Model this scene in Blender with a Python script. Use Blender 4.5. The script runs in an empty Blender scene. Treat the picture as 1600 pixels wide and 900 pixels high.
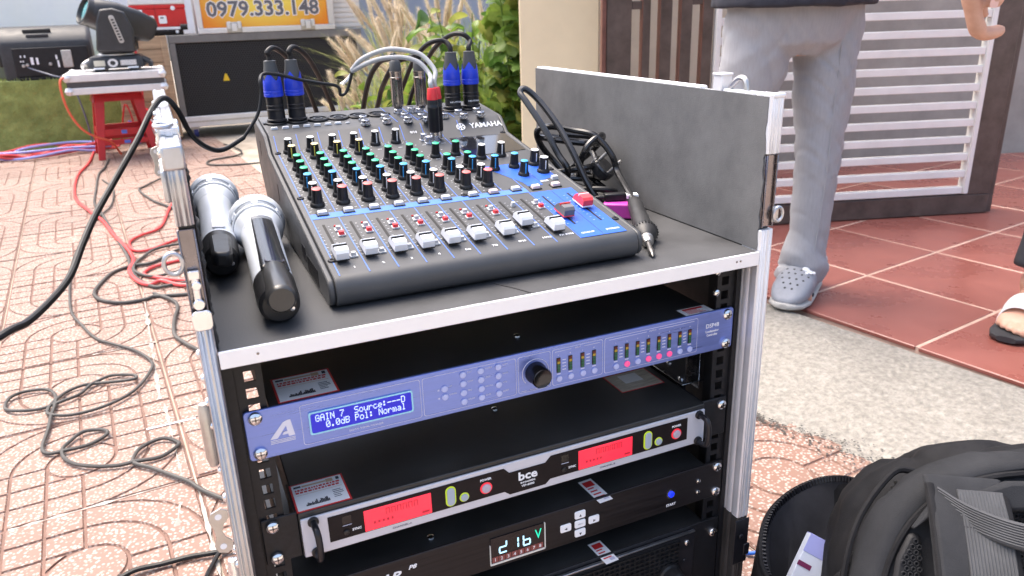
import bpy, bmesh, math, random
from mathutils import Vector, Matrix, Euler
rnd = random.Random(7)
SC = bpy.context.scene
COL = SC.collection
R = math.radians
# ------------------------------------------------------------------ camera
cam_d = bpy.data.cameras.new('camera')
cam = bpy.data.objects.new('camera', cam_d); COL.objects.link(cam); SC.camera = cam
yaw, pitch, roll = -0.414276, -0.347559, -0.0312115
fw = Vector((-math.sin(yaw)*math.cos(pitch), math.cos(yaw)*math.cos(pitch), math.sin(pitch)))
rt = Vector((math.cos(yaw), math.sin(yaw), 0)); up = rt.cross(fw)
r2 = rt*math.cos(roll)+up*math.sin(roll); u2 = -rt*math.sin(roll)+up*math.cos(roll)
cm = Matrix((r2, u2, -fw)).transposed().to_4x4(); cm.translation = (-0.02048, -0.58092, 0.29409)
cam.matrix_world = cm
cam_d.sensor_width = 36; cam_d.lens = 1207.65/1600*36
cam_d.clip_start = .01; cam_d.clip_end = 400
cam_d.dof.use_dof = True; cam_d.dof.focus_distance = 0.86; cam_d.dof.aperture_fstop = 13
# ------------------------------------------------------------------ sky, sun, exposure
w = bpy.data.worlds.new('World'); SC.world = w; w.use_nodes = True
nt = w.node_tree; bg = nt.nodes['Background']
sky = nt.nodes.new('ShaderNodeTexSky'); sky.sky_type = 'NISHITA'; sky.sun_disc = False
SUN_AZ, SUN_EL = R(-35), R(66)          # azimuth from +Y towards +X
sky.sun_elevation = SUN_EL; sky.sun_rotation = SUN_AZ
sky.air_density = 1.0; sky.dust_density = 7.0; sky.ozone_density = 1.0
nt.links.new(sky.outputs[0], bg.inputs[0]); bg.inputs[1].default_value = 0.15
sl = bpy.data.lights.new('sun', 'SUN'); sl.energy = 0.7; sl.angle = R(50); sl.color = (1, .96, .9)
sun = bpy.data.objects.new('sun', sl); COL.objects.link(sun)
sd = Vector((math.sin(SUN_AZ)*math.cos(SUN_EL), math.cos(SUN_AZ)*math.cos(SUN_EL), math.sin(SUN_EL)))
sun.rotation_euler = sd.to_track_quat('Z', 'Y').to_euler(); sun.location = sd*20
vs = SC.view_settings; SC.display_settings.display_device = 'sRGB'
vs.view_transform = 'Standard'; vs.look = 'None'; vs.exposure = 1.72; vs.gamma = 1; vs.use_curve_mapping = False
SC.cycles.max_bounces = 8; SC.cycles.use_denoising = True
# ------------------------------------------------------------------ materials
def _nd(t, ty, **k):
    n = t.nodes.new(ty)
    for a, b in k.items(): setattr(n, a, b)
    return n
def mat(name, col, rough=.5, metal=0., var=0., vs=20., bump=0., bs=150., coat=0., spec=.5, emit=0., stretch=None, rvar=0., col2=None, sheen=0., bdist=.001, trans=0.):
    m = bpy.data.materials.new(name); m.use_nodes = True
    t = m.node_tree; b = t.nodes['Principled BSDF']
    c = (*col, 1); b.inputs['Base Color'].default_value = c
    b.inputs['Roughness'].default_value = rough; b.inputs['Metallic'].default_value = metal
    b.inputs['Specular IOR Level'].default_value = spec; b.inputs['Coat Weight'].default_value = coat
    b.inputs['Coat Roughness'].default_value = .1
    b.inputs['Sheen Weight'].default_value = sheen
    b.inputs['Transmission Weight'].default_value = trans
    if emit: b.inputs['Emission Color'].default_value = c; b.inputs['Emission Strength'].default_value = emit
    if var or bump or rvar:
        tc = _nd(t, 'ShaderNodeTexCoord'); src = tc.outputs['Object']
        if stretch:
            mp = _nd(t, 'ShaderNodeMapping'); mp.inputs['Scale'].default_value = stretch
            t.links.new(src, mp.inputs[0]); src = mp.outputs[0]
        if var or rvar:
            n = _nd(t, 'ShaderNodeTexNoise'); n.inputs['Scale'].default_value = vs; n.inputs['Detail'].default_value = 6
            n.inputs['Roughness'].default_value = .65
            t.links.new(src, n.inputs['Vector'])
            mr = _nd(t, 'ShaderNodeMapRange'); mr.inputs[1].default_value = .3; mr.inputs[2].default_value = .7
            t.links.new(n.outputs[0], mr.inputs[0])
        if var:
            mx = _nd(t, 'ShaderNodeMix', data_type='RGBA')
            lo = [x*(1-var) for x in col]; hi = col2 or [min(1, x*(1+var)+.02*var) for x in col]
            mx.inputs[6].default_value = (*lo, 1); mx.inputs[7].default_value = (*hi, 1)
            t.links.new(mr.outputs[0], mx.inputs[0]); t.links.new(mx.outputs[2], b.inputs['Base Color'])
        if rvar:
            m2 = _nd(t, 'ShaderNodeMapRange'); m2.inputs[3].default_value = max(0, rough-rvar); m2.inputs[4].default_value = min(1, rough+rvar)
            t.links.new(mr.outputs[0], m2.inputs[0]); t.links.new(m2.outputs[0], b.inputs['Roughness'])
        if bump:
            n2 = _nd(t, 'ShaderNodeTexNoise'); n2.inputs['Scale'].default_value = bs; n2.inputs['Detail'].default_value = 4
            t.links.new(src, n2.inputs['Vector'])
            bp = _nd(t, 'ShaderNodeBump'); bp.inputs['Strength'].default_value = bump; bp.inputs['Distance'].default_value = bdist
            t.links.new(n2.outputs[0], bp.inputs['Height']); t.links.new(bp.outputs[0], b.inputs['Normal'])
    return m
def mat_speckle(name, base, chip, scale, rough=.6, dirt=(.25, .2, .15), dirtamt=.35, lo=.28, hi=.42, dscale=2.3):
    """terrazzo / grit: chips of a lighter stone in a base colour, with broad dirty patches"""
    m = bpy.data.materials.new(name); m.use_nodes = True; t = m.node_tree; b = t.nodes['Principled BSDF']
    tc = _nd(t, 'ShaderNodeTexCoord'); geo = _nd(t, 'ShaderNodeNewGeometry')
    v = _nd(t, 'ShaderNodeTexVoronoi'); v.inputs['Scale'].default_value = scale; v.inputs['Randomness'].default_value = 1
    t.links.new(geo.outputs['Position'], v.inputs['Vector'])
    ramp = _nd(t, 'ShaderNodeMapRange'); ramp.inputs[1].default_value = lo; ramp.inputs[2].default_value = hi; ramp.inputs[3].default_value = 1; ramp.inputs[4].default_value = 0
    t.links.new(v.outputs['Distance'], ramp.inputs[0])
    mx = _nd(t, 'ShaderNodeMix', data_type='RGBA'); mx.inputs[6].default_value = (*base, 1); mx.inputs[7].default_value = (*chip, 1)
    t.links.new(ramp.outputs[0], mx.inputs[0])
    n = _nd(t, 'ShaderNodeTexNoise'); n.inputs['Scale'].default_value = dscale; n.inputs['Detail'].default_value = 8; n.inputs['Roughness'].default_value = .7
    t.links.new(geo.outputs['Position'], n.inputs['Vector'])
    mr = _nd(t, 'ShaderNodeMapRange'); mr.inputs[1].default_value = .45; mr.inputs[2].default_value = .75; mr.inputs[4].default_value = dirtamt
    t.links.new(n.outputs[0], mr.inputs[0])
    m2 = _nd(t, 'ShaderNodeMix', data_type='RGBA'); t.links.new(mr.outputs[0], m2.inputs[0]); t.links.new(mx.outputs[2], m2.inputs[6]); m2.inputs[7].default_value = (*dirt, 1)
    t.links.new(m2.outputs[2], b.inputs['Base Color'])
    bp = _nd(t, 'ShaderNodeBump'); bp.inputs['Strength'].default_value = .35; bp.inputs['Distance'].default_value = .002
    t.links.new(ramp.outputs[0], bp.inputs['Height']); t.links.new(bp.outputs[0], b.inputs['Normal'])
    b.inputs['Roughness'].default_value = rough
    return m
def translucent(m, amt):
    """thin leaf: light passes through from behind"""
    t = m.node_tree; b = t.nodes['Principled BSDF']; out = [n for n in t.nodes if n.type == 'OUTPUT_MATERIAL'][0]
    tr = _nd(t, 'ShaderNodeBsdfTranslucent'); mx = _nd(t, 'ShaderNodeMixShader'); mx.inputs[0].default_value = amt
    l = b.inputs['Base Color'].links
    if l: t.links.new(l[0].from_socket, tr.inputs[0])
    else: tr.inputs[0].default_value = b.inputs['Base Color'].default_value
    t.links.new(b.outputs[0], mx.inputs[1]); t.links.new(tr.outputs[0], mx.inputs[2]); t.links.new(mx.outputs[0], out.inputs[0]); return m
def per_piece(m, amt):
    """each tile of a batch is a little lighter or darker than the next"""
    t = m.node_tree; b = t.nodes['Principled BSDF']; src = b.inputs['Base Color'].links[0].from_socket
    oi = _nd(t, 'ShaderNodeObjectInfo'); mr = _nd(t, 'ShaderNodeMapRange'); mr.inputs[3].default_value = 1-amt; mr.inputs[4].default_value = 1+amt
    hs = _nd(t, 'ShaderNodeHueSaturation'); t.links.new(oi.outputs['Random'], mr.inputs[0]); t.links.new(mr.outputs[0], hs.inputs['Value'])
    t.links.new(src, hs.inputs['Color']); t.links.new(hs.outputs[0], b.inputs['Base Color']); return m
# ------------------------------------------------------------------ mesh builder
def frame(o, x, y):
    x = Vector(x).normalized(); y = Vector(y); z = x.cross(y).normalized(); y = z.cross(x)
    M = Matrix((x, y, z)).transposed().to_4x4(); M.translation = o; return M
def T(x=0, y=0, z=0): return Matrix.Translation((x, y, z))
def RX(a): return Matrix.Rotation(a, 4, 'X')
def RY(a): return Matrix.Rotation(a, 4, 'Y')
def RZ(a): return Matrix.Rotation(a, 4, 'Z')
def smoothline(pts, sub=5, closed=False):
    P = [Vector(p) for p in pts]; n = len(P); out = []
    rng = range(n) if closed else range(n-1)
    for i in rng:
        p0 = P[(i-1) % n] if closed or i > 0 else P[0]*2-P[1]
        p1 = P[i]; p2 = P[(i+1) % n]
        p3 = P[(i+2) % n] if closed or i+2 < n else P[-1]*2-P[-2]
        for k in range(sub):
            t = k/sub
            out.append(.5*((2*p1)+(p2-p0)*t+(2*p0-5*p1+4*p2-p3)*t*t+(3*p1-p0-3*p2+p3)*t**3))
    if not closed: out.append(P[-1])
    return out
class B:
    def __init__(s): s.v = []; s.f = []
    def add(s, vs, fs, M=None):
        k = len(s.v)
        s.v += [tuple(M @ Vector(a)) if M else tuple(a) for a in vs]
        s.f += [tuple(i+k for i in f) for f in fs]; return s
    def box(s, x0, x1, y0, y1, z0, z1, M=None):
        return s.add([(x0,y0,z0),(x1,y0,z0),(x1,y1,z0),(x0,y1,z0),(x0,y0,z1),(x1,y0,z1),(x1,y1,z1),(x0,y1,z1)],
            [(0,3,2,1),(4,5,6,7),(0,1,5,4),(1,2,6,5),(2,3,7,6),(3,0,4,7)], M)
    def prism(s, poly, z0, z1, M=None, top=None):
        n = len(poly); tp = top or poly
        return s.add([(a, b, z0) for a, b in poly]+[(a, b, z1) for a, b in tp],
            [tuple(range(n-1, -1, -1)), tuple(range(n, 2*n))]+[(i, (i+1) % n, n+(i+1) % n, n+i) for i in range(n)], M)
    def lathe(s, prof, n=20, M=None, a0=0.):
        vs = []; fs = []; m = len(prof)
        for r, z in prof:
            for i in range(n):
                a = a0+2*math.pi*i/n; vs.append((r*math.cos(a), r*math.sin(a), z))
        for j in range(m-1):
            for i in range(n):
                fs.append((j*n+i, j*n+(i+1) % n, (j+1)*n+(i+1) % n, (j+1)*n+i))
        if prof[0][0] > 1e-6: fs.append(tuple(range(n-1, -1, -1)))
        if prof[-1][0] > 1e-6: fs.append(tuple(range((m-1)*n, m*n)))
        return s.add(vs, fs, M)
    def cyl(s, p0, p1, r0, r1=None, n=14):
        p0 = Vector(p0); p1 = Vector(p1); d = p1-p0
        q = d.to_track_quat('Z', 'Y').to_matrix().to_4x4(); q.translation = p0
        return s.lathe([(r0, 0), (r0 if r1 is None else r1, d.length)], n, q)
    def loft(s, rings, closed=True, caps=True):
        n = len(rings[0]); vs = [p for r in rings for p in r]; fs = []
        for j in range(len(rings)-1):
            for i in range(n if closed else n-1):
                fs.append((j*n+i, j*n+(i+1) % n, (j+1)*n+(i+1) % n, (j+1)*n+i))
        if caps and closed: fs += [tuple(range(n-1, -1, -1)), tuple(range((len(rings)-1)*n, len(rings)*n))]
        return s.add(vs, fs)
    def tube(s, pts, r, n=8, sub=5, closed=False, flat=1.):
        P = smoothline(pts, sub, closed) if sub > 1 else [Vector(p) for p in pts]
        m = len(P); rings = []; nrm = None
        for i, p in enumerate(P):
            a = P[(i-1) % m] if closed or i else p; b = P[(i+1) % m] if closed or i < m-1 else p
            d = (b-a).normalized()
            if nrm is None: nrm = d.orthogonal().normalized() if abs(d.z) > .9 else d.cross(Vector((0, 0, 1))).normalized()
            nrm = (nrm-d*nrm.dot(d)).normalized(); bn = d.cross(nrm)
            rr = r[min(len(r)-1, int(i/(m-1)*(len(r)-1)+.5))] if isinstance(r, (list, tuple)) else r
            rings.append([p+rr*(math.cos(2*math.pi*k/n)*nrm+flat*math.sin(2*math.pi*k/n)*bn) for k in range(n)])
        if closed: rings.append(rings[0])
        return s.loft(rings, True, not closed)
    def mesh(s, name, m=None, smooth=35):
        me = bpy.data.meshes.new(name); me.from_pydata(s.v, [], s.f); me.update()
        if smooth:
            me.polygons.foreach_set('use_smooth', [True]*len(me.polygons)); me.set_sharp_from_angle(angle=R(smooth))
        if m: me.materials.append(m)
        return me
def link(name, data, parent=None, loc=None, rot=None):
    o = bpy.data.objects.new(name, data); COL.objects.link(o)
    if parent: o.parent = parent
    if loc is not None: o.location = loc
    if rot is not None: o.rotation_euler = rot
    return o
def part(name, b, m, parent=None, bevel=0., smooth=35, loc=None, rot=None, seg=2):
    o = link(name, b.mesh(name, m, smooth), parent, loc, rot)
    if bevel:
        md = o.modifiers.new('bevel', 'BEVEL'); md.width = bevel; md.segments = seg; md.limit_method = 'ANGLE'; md.angle_limit = R(40); md.harden_normals = False
    return o
def tag(o, label, cat, group=None):
    o['label'] = label; o['category'] = cat
    if group: o['group'] = group
    return o
def thing(name, label, cat, loc=(0, 0, 0), rz=0., group=None):
    o = link(name, None, None, loc, (0, 0, rz)); o.empty_display_size = .05
    return tag(o, label, cat, group)
def struct(name, b, m, parent=None, smooth=0, bevel=0):
    o = part(name, b, m, parent, bevel, smooth)
    if not parent: o['kind'] = 'structure'
    return o
_tc = {}
def tmesh(s, size, m, bold=0., ext=.00012, align='CENTER', shear=0., sx=1.):
    k = (s, size, m.name, bold, align, shear, sx)
    if k not in _tc:
        cu = bpy.data.curves.new('text', 'FONT'); cu.body = s; cu.size = size; cu.extrude = ext; cu.offset = bold*size
        cu.align_x = align; cu.align_y = 'CENTER'; cu.shear = shear; cu.resolution_u = 2
        ob = bpy.data.objects.new('text', cu)
        me = bpy.data.meshes.new_from_object(ob); me.materials.clear(); me.materials.append(m)
        if sx != 1: me.transform(Matrix.Diagonal((sx, 1, 1, 1)))
        bpy.data.objects.remove(ob); _tc[k] = me
    return _tc[k]
def text(s, size, m, parent, M, name='lettering', **k):
    o = link(name, tmesh(s, size, m, **k), parent); o.matrix_local = M; return o
FRONT = RX(R(90))       # text plane XZ facing -Y
def roundrect(x0, x1, y0, y1, r, n=4):
    out = []
    for cx, cy, a in ((x1-r, y1-r, 0), (x0+r, y1-r, 90), (x0+r, y0+r, 180), (x1-r, y0+r, 270)):
        for i in range(n+1): t = R(a+90*i/n); out.append((cx+r*math.cos(t), cy+r*math.sin(t)))
    return out
def outline(b, poly, wd, z0, z1, M):
    """thin closed line following a polygon (outer minus inner)"""
    n = len(poly); cx = sum(p[0] for p in poly)/n; cy = sum(p[1] for p in poly)/n
    def ins(p, nx):
        return (p[0]-math.copysign(wd, p[0]-cx), p[1]-math.copysign(wd, p[1]-cy))
    q = [ins(p, 0) for p in poly]
    vs = [(a, c, z1) for a, c in poly]+[(a, c, z1) for a, c in q]+[(a, c, z0) for a, c in poly]+[(a, c, z0) for a, c in q]
    fs = [(i, (i+1) % n, n+(i+1) % n, n+i) for i in range(n)]
    fs += [(2*n+i, 2*n+(i+1) % n, (i+1) % n, i) for i in range(n)]
    return b.add(vs, fs, M)
# shared materials
ALU = mat('brushed_aluminium', (.50, .51, .54), .36, 1, var=.10, vs=60, rvar=.1, bump=.05, bs=300)
ALUW = mat('satin_aluminium_edge', (.70, .71, .74), .42, .4, var=.05, vs=40, rvar=.04)
CHROME = mat('zinc_plated_steel', (.74, .75, .78), .2, 1, var=.1, vs=90, rvar=.12)
ZINC = mat('dull_zinc_plate', (.5, .49, .48), .4, 1, var=.15, vs=50, rvar=.1)
BLKM = mat('black_powder_coat', (.009, .009, .011), .45, 0, var=.3, vs=200, bump=.12, bs=900, rvar=.08, bdist=.0004, spec=.3)
BLKG = mat('black_satin_metal', (.010, .010, .013), .36, 0, var=.25, vs=30, rvar=.08, spec=.35)
BLKP = mat('black_plastic', (.010, .010, .011), .38, 0, var=.2, vs=80, rvar=.06, spec=.4)
RUB = mat('black_cable_rubber', (.009, .009, .010), .45, 0, var=.25, vs=60, rvar=.1, spec=.3)
WHT = mat('white_print', (.82, .83, .85), .5)
# ================================================================== SETTING
G0 = -.58                       # pavement level (world zero is the corner of the top rack unit)
PAVE = mat_speckle('salmon_terrazzo', (.225, .13, .098), (.43, .365, .325), 140, .62, (.20, .155, .125), .5, .22, .50)
per_piece(PAVE, .10)
GROOVE = mat('tile_groove_cement', (.165, .092, .07), .8, var=.3, vs=12)
GROUT = mat('pavement_joint_mortar', (.36, .31, .25), .9, var=.4, vs=5, bump=.3, bs=60)
pave = struct('pavement', B().box(-60, 60, -40, 80, G0-.3, G0-.006), GROUT)
def mesh2(name, bs, mats, smooth=30):
    b = B(); idx = []
    for i, q in enumerate(bs): b.add(q.v, q.f); idx += [i]*len(q.f)
    me = b.mesh(name, None, smooth)
    for m in mats: me.materials.append(m)
    me.polygons.foreach_set('material_index', idx); me.update(); return me
def tile_mesh():
    base = B().prism([(-.198, -.198), (.198, -.198), (.198, .198), (-.198, .198)], -.03, -.0035)
    cells = B(); s = .0655; gw = .0022; bv = .0016
    def arc(r, a0, a1, n): return [(r*math.cos(R(a0+(a1-a0)*i/n)), r*math.sin(R(a0+(a1-a0)*i/n))) for i in range(n+1)]
    def emit(fn, ang):
        M = RZ(R(ang)); cells.prism(fn(gw), -.0036, 0, M, top=fn(gw+bv))
    def rngc(r0, r1):
        def fn(g):
            a, b = r0+g, r1-g; d0 = math.degrees(math.asin(g/a)); d1 = math.degrees(math.asin(g/b))
            return arc(b, d1, 90-d1, 7)+arc(a, 90-d0, d0, 7)
        return fn
    def corner(g):
        r = 3*s+g; lim = 3*s-g; a = math.degrees(math.acos(min(1, lim/r)))
        return arc(r, 90-a, a, 7)[::1]+[(lim, lim)] if a < 44 else [(lim, lim)]*3
    def cell(i, j):
        return lambda g: [(i*s+g, j*s+g), ((i+1)*s-g, j*s+g), ((i+1)*s-g, (j+1)*s-g), (i*s+g, (j+1)*s-g)]
    def rem(g):
        r = s+g*.6; c = .70711*r; return [(s-g, .028+g), (s-g, s-g), (.028+g, s-g), (c, c)]
    cells.prism([(x, y) for x, y in arc(s-gw, 0, 360, 24)[:-1]], -.0036, 0, None, top=arc(s-gw-bv, 0, 360, 24)[:-1])
    for k in range(4):
        if k % 2:
            for i in range(3):
                for j in range(3):
                    if i or j: emit(cell(i, j), 90*k)
            emit(rem, 90*k)
        else:
            emit(rngc(s, 2*s), 90*k); emit(rngc(2*s, 3*s), 90*k)
            def crn(g):
                r = 3*s+g; lim = 3*s-g
                return [(lim, .04+g)]+[(r*math.cos(R(a)), r*math.sin(R(a))) for a in (16, 30, 45, 60, 74)]+[(.04+g, lim), (lim, lim)]
            emit(crn, 90*k)
    return mesh2('paving_tile', [base, cells], [GROOVE, PAVE])
TM = tile_mesh()
tr = R(4.4); tx, ty = Vector((math.cos(tr), math.sin(tr))), Vector((-math.sin(tr), math.cos(tr)))
o0 = Vector((-.076, .915))
nt_ = 0
for i in range(-6, 4):
    for j in range(-4, 18):
        c = o0+tx*(.4*(i+.5))+ty*(.4*(j+.5))
        if c.x > 1.35-.2*c.y or c.y > 6.3 and c.x < -.1: continue
        if c.x > .6 and c.y > 1.6: continue
        if c.x < -1.9+.0*c.y: continue
        o = link('paving_tile', TM, pave, (c.x, c.y, G0+rnd.uniform(-.0012, .0008)), (rnd.uniform(-.002, .002), rnd.uniform(-.002, .002), tr+math.pi/2*((i+j) % 2)))
        nt_ += 1
# white cement smears over some joints
CEM = mat('cement_smear', (.36, .335, .30), .9, var=.4, vs=40, bump=.4, bs=200)
b = B()
for (x0, y0, x1, y1, wd) in ((-.40, .887, -.08, .914, .012), (-.1, .93, -.125, 1.29, .010), (-.1345, 1.32, -.17, 2.2, .012), (-.075, .912, -.05, .5, .011), (-.3, 1.698, -.14, 1.713, .01), (-.115, .76, -.105, .86, .016)):
    d = Vector((x1-x0, y1-y0)); n = Vector((-d.y, d.x)).normalized(); N = max(8, int(d.length/.02)); L = []; Rr = []
    for k in range(N+1):
        q = Vector((x0, y0))+d*k/N; ww = wd*(.05+rnd.random()**2*.55)
        L.append((*(q+n*ww), G0+.0006)); Rr.append((*(q-n*ww), G0+.0006))
    b.add(L+Rr, [(k, k+N+1, k+N+2, k+1) for k in range(N)])
sm = part('cement_smear', b, CEM, pave, smooth=0); sm['kind'] = 'stuff'
# ---- rough concrete ramp between pavement and porch
CONC = mat('rough_concrete', (.235, .222, .195), .9, var=.3, vs=70, bump=.9, bs=110, bdist=.006, col2=(.33, .31, .275))
_t = CONC.node_tree; _b = _t.nodes['Principled BSDF']; _src = _b.inputs['Base Color'].links[0].from_socket
_n = _nd(_t, 'ShaderNodeTexNoise'); _n.inputs['Scale'].default_value = 7.; _n.inputs['Detail'].default_value = 9; _n.inputs['Roughness'].default_value = .75
_r = _nd(_t, 'ShaderNodeMapRange'); _r.inputs[1].default_value = .5; _r.inputs[2].default_value = .72; _r.inputs[4].default_value = .5
_m = _nd(_t, 'ShaderNodeMix', data_type='RGBA'); _m.inputs[7].default_value = (.11, .10, .088, 1)
_t.links.new(_n.outputs[0], _r.inputs[0]); _t.links.new(_r.outputs[0], _m.inputs[0]); _t.links.new(_src, _m.inputs[6]); _t.links.new(_m.outputs[2], _b.inputs['Base Color'])
def mnoise_(y): return .5+.6*math.sin(y*7.3)*math.sin(y*3.1+1)+.4*math.sin(y*19)
def ramp_l(y): return 1.24-.255*y+.012*math.sin(y*9)+.006*math.sin(y*31)
def ramp_r(y): return 1.735-.19*y
b = B(); NY, NX = 150, 26; y0, y1 = -1.6, 2.3; vs = []; rn = random.Random(3)
for j in range(NY+1):
    y = y0+(y1-y0)*j/NY
    for i in range(NX+1):
        t = i/NX; x = ramp_l(y)+(ramp_r(y)-ramp_l(y))*t
        h = G0-.001+.027*min(1, t*1.15)+rn.uniform(-.0022, .0022)+.003*math.sin(x*23+y*7)*math.sin(y*17) - (.006 if i == 0 else 0)
        if i == NX: h = -.5535
        vs.append((x+rn.uniform(-.004, .004)*(i < NX), y+rn.uniform(-.006, .006), h))
b.add(vs, [(j*(NX+1)+i, j*(NX+1)+i+1, (j+1)*(NX+1)+i+1, (j+1)*(NX+1)+i) for j in range(NY) for i in range(NX)])
struct('concrete_ramp', b, CONC, smooth=60)
# dark dirt that has settled along the foot of the ramp: many small flat crumbs
DIRT = mat('dirt_crumbs', (.055, .052, .047), .95, var=.4, vs=60)
b = B()
for k in range(2600):
    y = rn.uniform(-.7, 1.9); a = max(0, mnoise_(y)); d = rn.gauss(.012, .020)*(.5+a)
    x = ramp_l(y)+d; t = max(0, d)/.5; s_ = rn.uniform(.0012, .0045); z = G0+.0016+max(0, d)*.062 + (.0012 if d > 0 else 0)
    an = rn.uniform(0, 3); c_, q_ = math.cos(an)*s_, math.sin(an)*s_
    b.add([(x+c_, y+q_, z), (x-q_*.8, y+c_*.8, z), (x-c_*.9, y-q_*.9, z), (x+q_*.7, y-c_*.7, z)], [(0, 1, 2, 3)])
o = part('dirt_crumbs', b, DIRT, smooth=0); o['kind'] = 'stuff'; o['label'] = 'dark dirt gathered along the foot of the concrete ramp'; o['category'] = 'dirt'
# ---- porch of red tiles
PZ = -.55
PGR = mat('porch_grout', (.50, .34, .27), .85, var=.25, vs=8)
RED = mat('red_floor_tile', (.245, .077, .060), .30, var=.14, vs=4, rvar=.12, bump=.06, bs=40, col2=(.29, .105, .085)); per_piece(RED, .09)
pa = R(9.0); px_, py_ = Vector((math.cos(pa), math.sin(pa))), Vector((-math.sin(pa), math.cos(pa)))
pc = Vector((1.972, 1.105))
def PU(u, v): q = pc+px_*u+py_*v; return (q.x, q.y)
ub = -.392
poly = [PU(ub, -3.2), PU(4.2, -3.2), PU(4.2, 3.2), PU(ub, 3.2)]
porch = struct('porch_floor', B().prism(poly, -.75, PZ-.0016), PGR)
tb = B().box(-.1955, .1955, -.1955, .1955, -.012, 0)
tm = tb.mesh('floor_tile', RED, 0)
for i in range(-1, 9):
    for j in range(-5, 5):
        u, v = .4*(i+.5), .4*(j+.5)
        o = link('floor_tile', tm, porch, (*PU(u, v), PZ+rnd.uniform(-.0006, .0004)), (rnd.uniform(-.0012, .0012), rnd.uniform(-.0012, .0012), pa))
        md = o.modifiers.new('bevel', 'BEVEL'); md.width = .002; md.segments = 1
# ---- gate with white slats and brown bars
gd = Vector((.950, -.312)).normalized(); gbr = Vector((2.993, 1.449))
BROWN = mat('brown_gate_paint', (.085, .062, .052), .45, var=.35, vs=14, rvar=.12, bump=.05, bs=60)
BROWNR = mat('red_brown_bar_paint', (.15, .062, .045), .45, var=.25, vs=20, rvar=.1)
GWH = mat('white_gate_paint', (.80, .80, .78), .42, var=.06, vs=9, rvar=.1)
gate = thing('slatted_gate', 'brown steel gate leaf with a panel of white horizontal slats behind the standing man', 'gate', (gbr.x, gbr.y, 0), math.atan2(gd.y, gd.x))
TOPG = 1.15
part('frame_rail', B().box(-1.187, 0, -.02, .02, -.547, -.468), BROWN, gate, .003)
part('frame_rail', B().box(-1.187, 0, -.02, .02, TOPG-.06, TOPG), BROWN, gate, .003)
part('frame_post', B().box(-.1, 0, -.021, .019, -.468, TOPG-.06), BROWN, gate, .003)
part('frame_edge', B().box(.0, .032, -.004, .05, -.547, TOPG), BROWN, gate, .003)
part('slat_stile', B().box(-1.184, -1.166, -.03, .004, -.462, TOPG-.07), GWH, gate, .002)
part('slat_stile', B().box(-1.132, -1.094, -.028, .002, -.462, TOPG-.07), GWH, gate, .002)
part('slat_stile', B().box(-.122, -.102, -.03, .012, -.462, TOPG-.07), GWH, gate, .002)
zz = -.462+.014
while zz < TOPG-.08:
    part('slat', B().box(-1.166, -.123, -.0235, .006, zz-.0135, zz+.0135), GWH, gate, .002); zz += .0672
bars = thing('barred_gate', 'brown gate leaf of upright bars beside the cream pillar', 'gate', (gbr.x, gbr.y, 0), math.atan2(gd.y, gd.x))
part('frame_plate', B().box(-1.585, -1.493, -.015, .015, -.547, TOPG), BROWN, bars, .003)
part('hinge_strip', B().box(-1.602, -1.5865, -.02, .01, -.547, TOPG), BROWNR, bars, .002)
for s0, s1 in ((-1.452, -1.424), (-1.387, -1.345), (-1.311, -1.271), (-1.23, -1.192)):
    o = part('bar', B().box(s0, s1, -.014, .02, -.46, TOPG-.06), BROWN, bars, .002)
    part('bar_side', B().box(s0-.0032, s0-.0002, -.0135, .0195, -.46, TOPG-.06), BROWNR, o)
for s0, s1, z in ((-1.4925, -1.4245, .29), (-1.3105, -1.1925, .30), (-1.4925, -1.4245, -.2), (-1.3105, -1.1925, -.2)):
    part('cross_bar', B().box(s0, s1, -.010, .016, z-.014, z+.014), BROWN, bars, .002)
part('frame_rail', B().box(-1.4925, -1.19, -.02, .021, -.547, -.46), BROWN, bars, .003)
part('frame_rail', B().box(-1.4925, -1.19, -.02, .021, TOPG-.06, TOPG), BROWN, bars, .003)
# ---- pillar and walls
CREAM = mat('cream_wall_paint', (.74, .63, .43), .6, var=.06, vs=3, bump=.12, bs=50)
STUC = mat('grey_stucco', (.33, .315, .285), .8, var=.22, vs=3.5, bump=.3, bs=80)
BEIG = mat('beige_stucco', (.52, .47, .38), .8, var=.12, vs=4, bump=.25, bs=80)
pil = part('gate_pillar', B().box(-.155, .155, -.155, .155, G0, 2.3), CREAM, None, .006)
pil.location = (1.515, 2.34, 0); pil.rotation_euler = (0, 0, R(-30))
tag(pil, 'cream painted gate pillar between the plants and the brown gate', 'pillar')
hw = part('house_wall', B().box(0, 4.6, 0, .2, -.56, 2.8), STUC, None, 0, 0)
hw.location = (2.05, 2.95, 0); hw.rotation_euler = (0, 0, math.atan2(-.312, .95)); tag(hw, 'grey rough plaster house wall behind the slatted gate', 'wall')
bw = part('boundary_wall', B().box(0, 1.0, 0, .15, -.57, 1.9), BEIG, None, 0, 0)
bw.location = (1.72, 2.82, 0); bw.rotation_euler = (0, 0, math.atan2(-.25, .95)); tag(bw, 'beige plaster wall seen between the upright gate bars', 'wall')
NAVY = mat('navy_plastic', (.01, .04, .16), .4, var=.2, vs=20)
jb = B(); prof = [(.0, 0), (.13, 0), (.14, .015), (.14, .30), (.12, .34), (.05, .36), (.05, .40), (.0, .40)]
jb.lathe(prof, 28)
dr = part('plastic_drum', jb, NAVY, None, 0, 35, (1.98, 2.18, PZ)); tag(dr, 'navy blue plastic drum showing through the gate slats low down', 'drum')
# ---- far grey-blue wall behind the plants
GBW = mat('grey_blue_paint', (.26, .32, .42), .7, var=.12, vs=1.2, bump=.15, bs=30)
fw_ = part('garden_wall', B().box(1.72, 7.5, 6.7, 6.9, G0, 3.2), GBW, None, 0, 0); tag(fw_, 'plain grey-blue wall behind the flowering grasses', 'wall')
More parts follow.
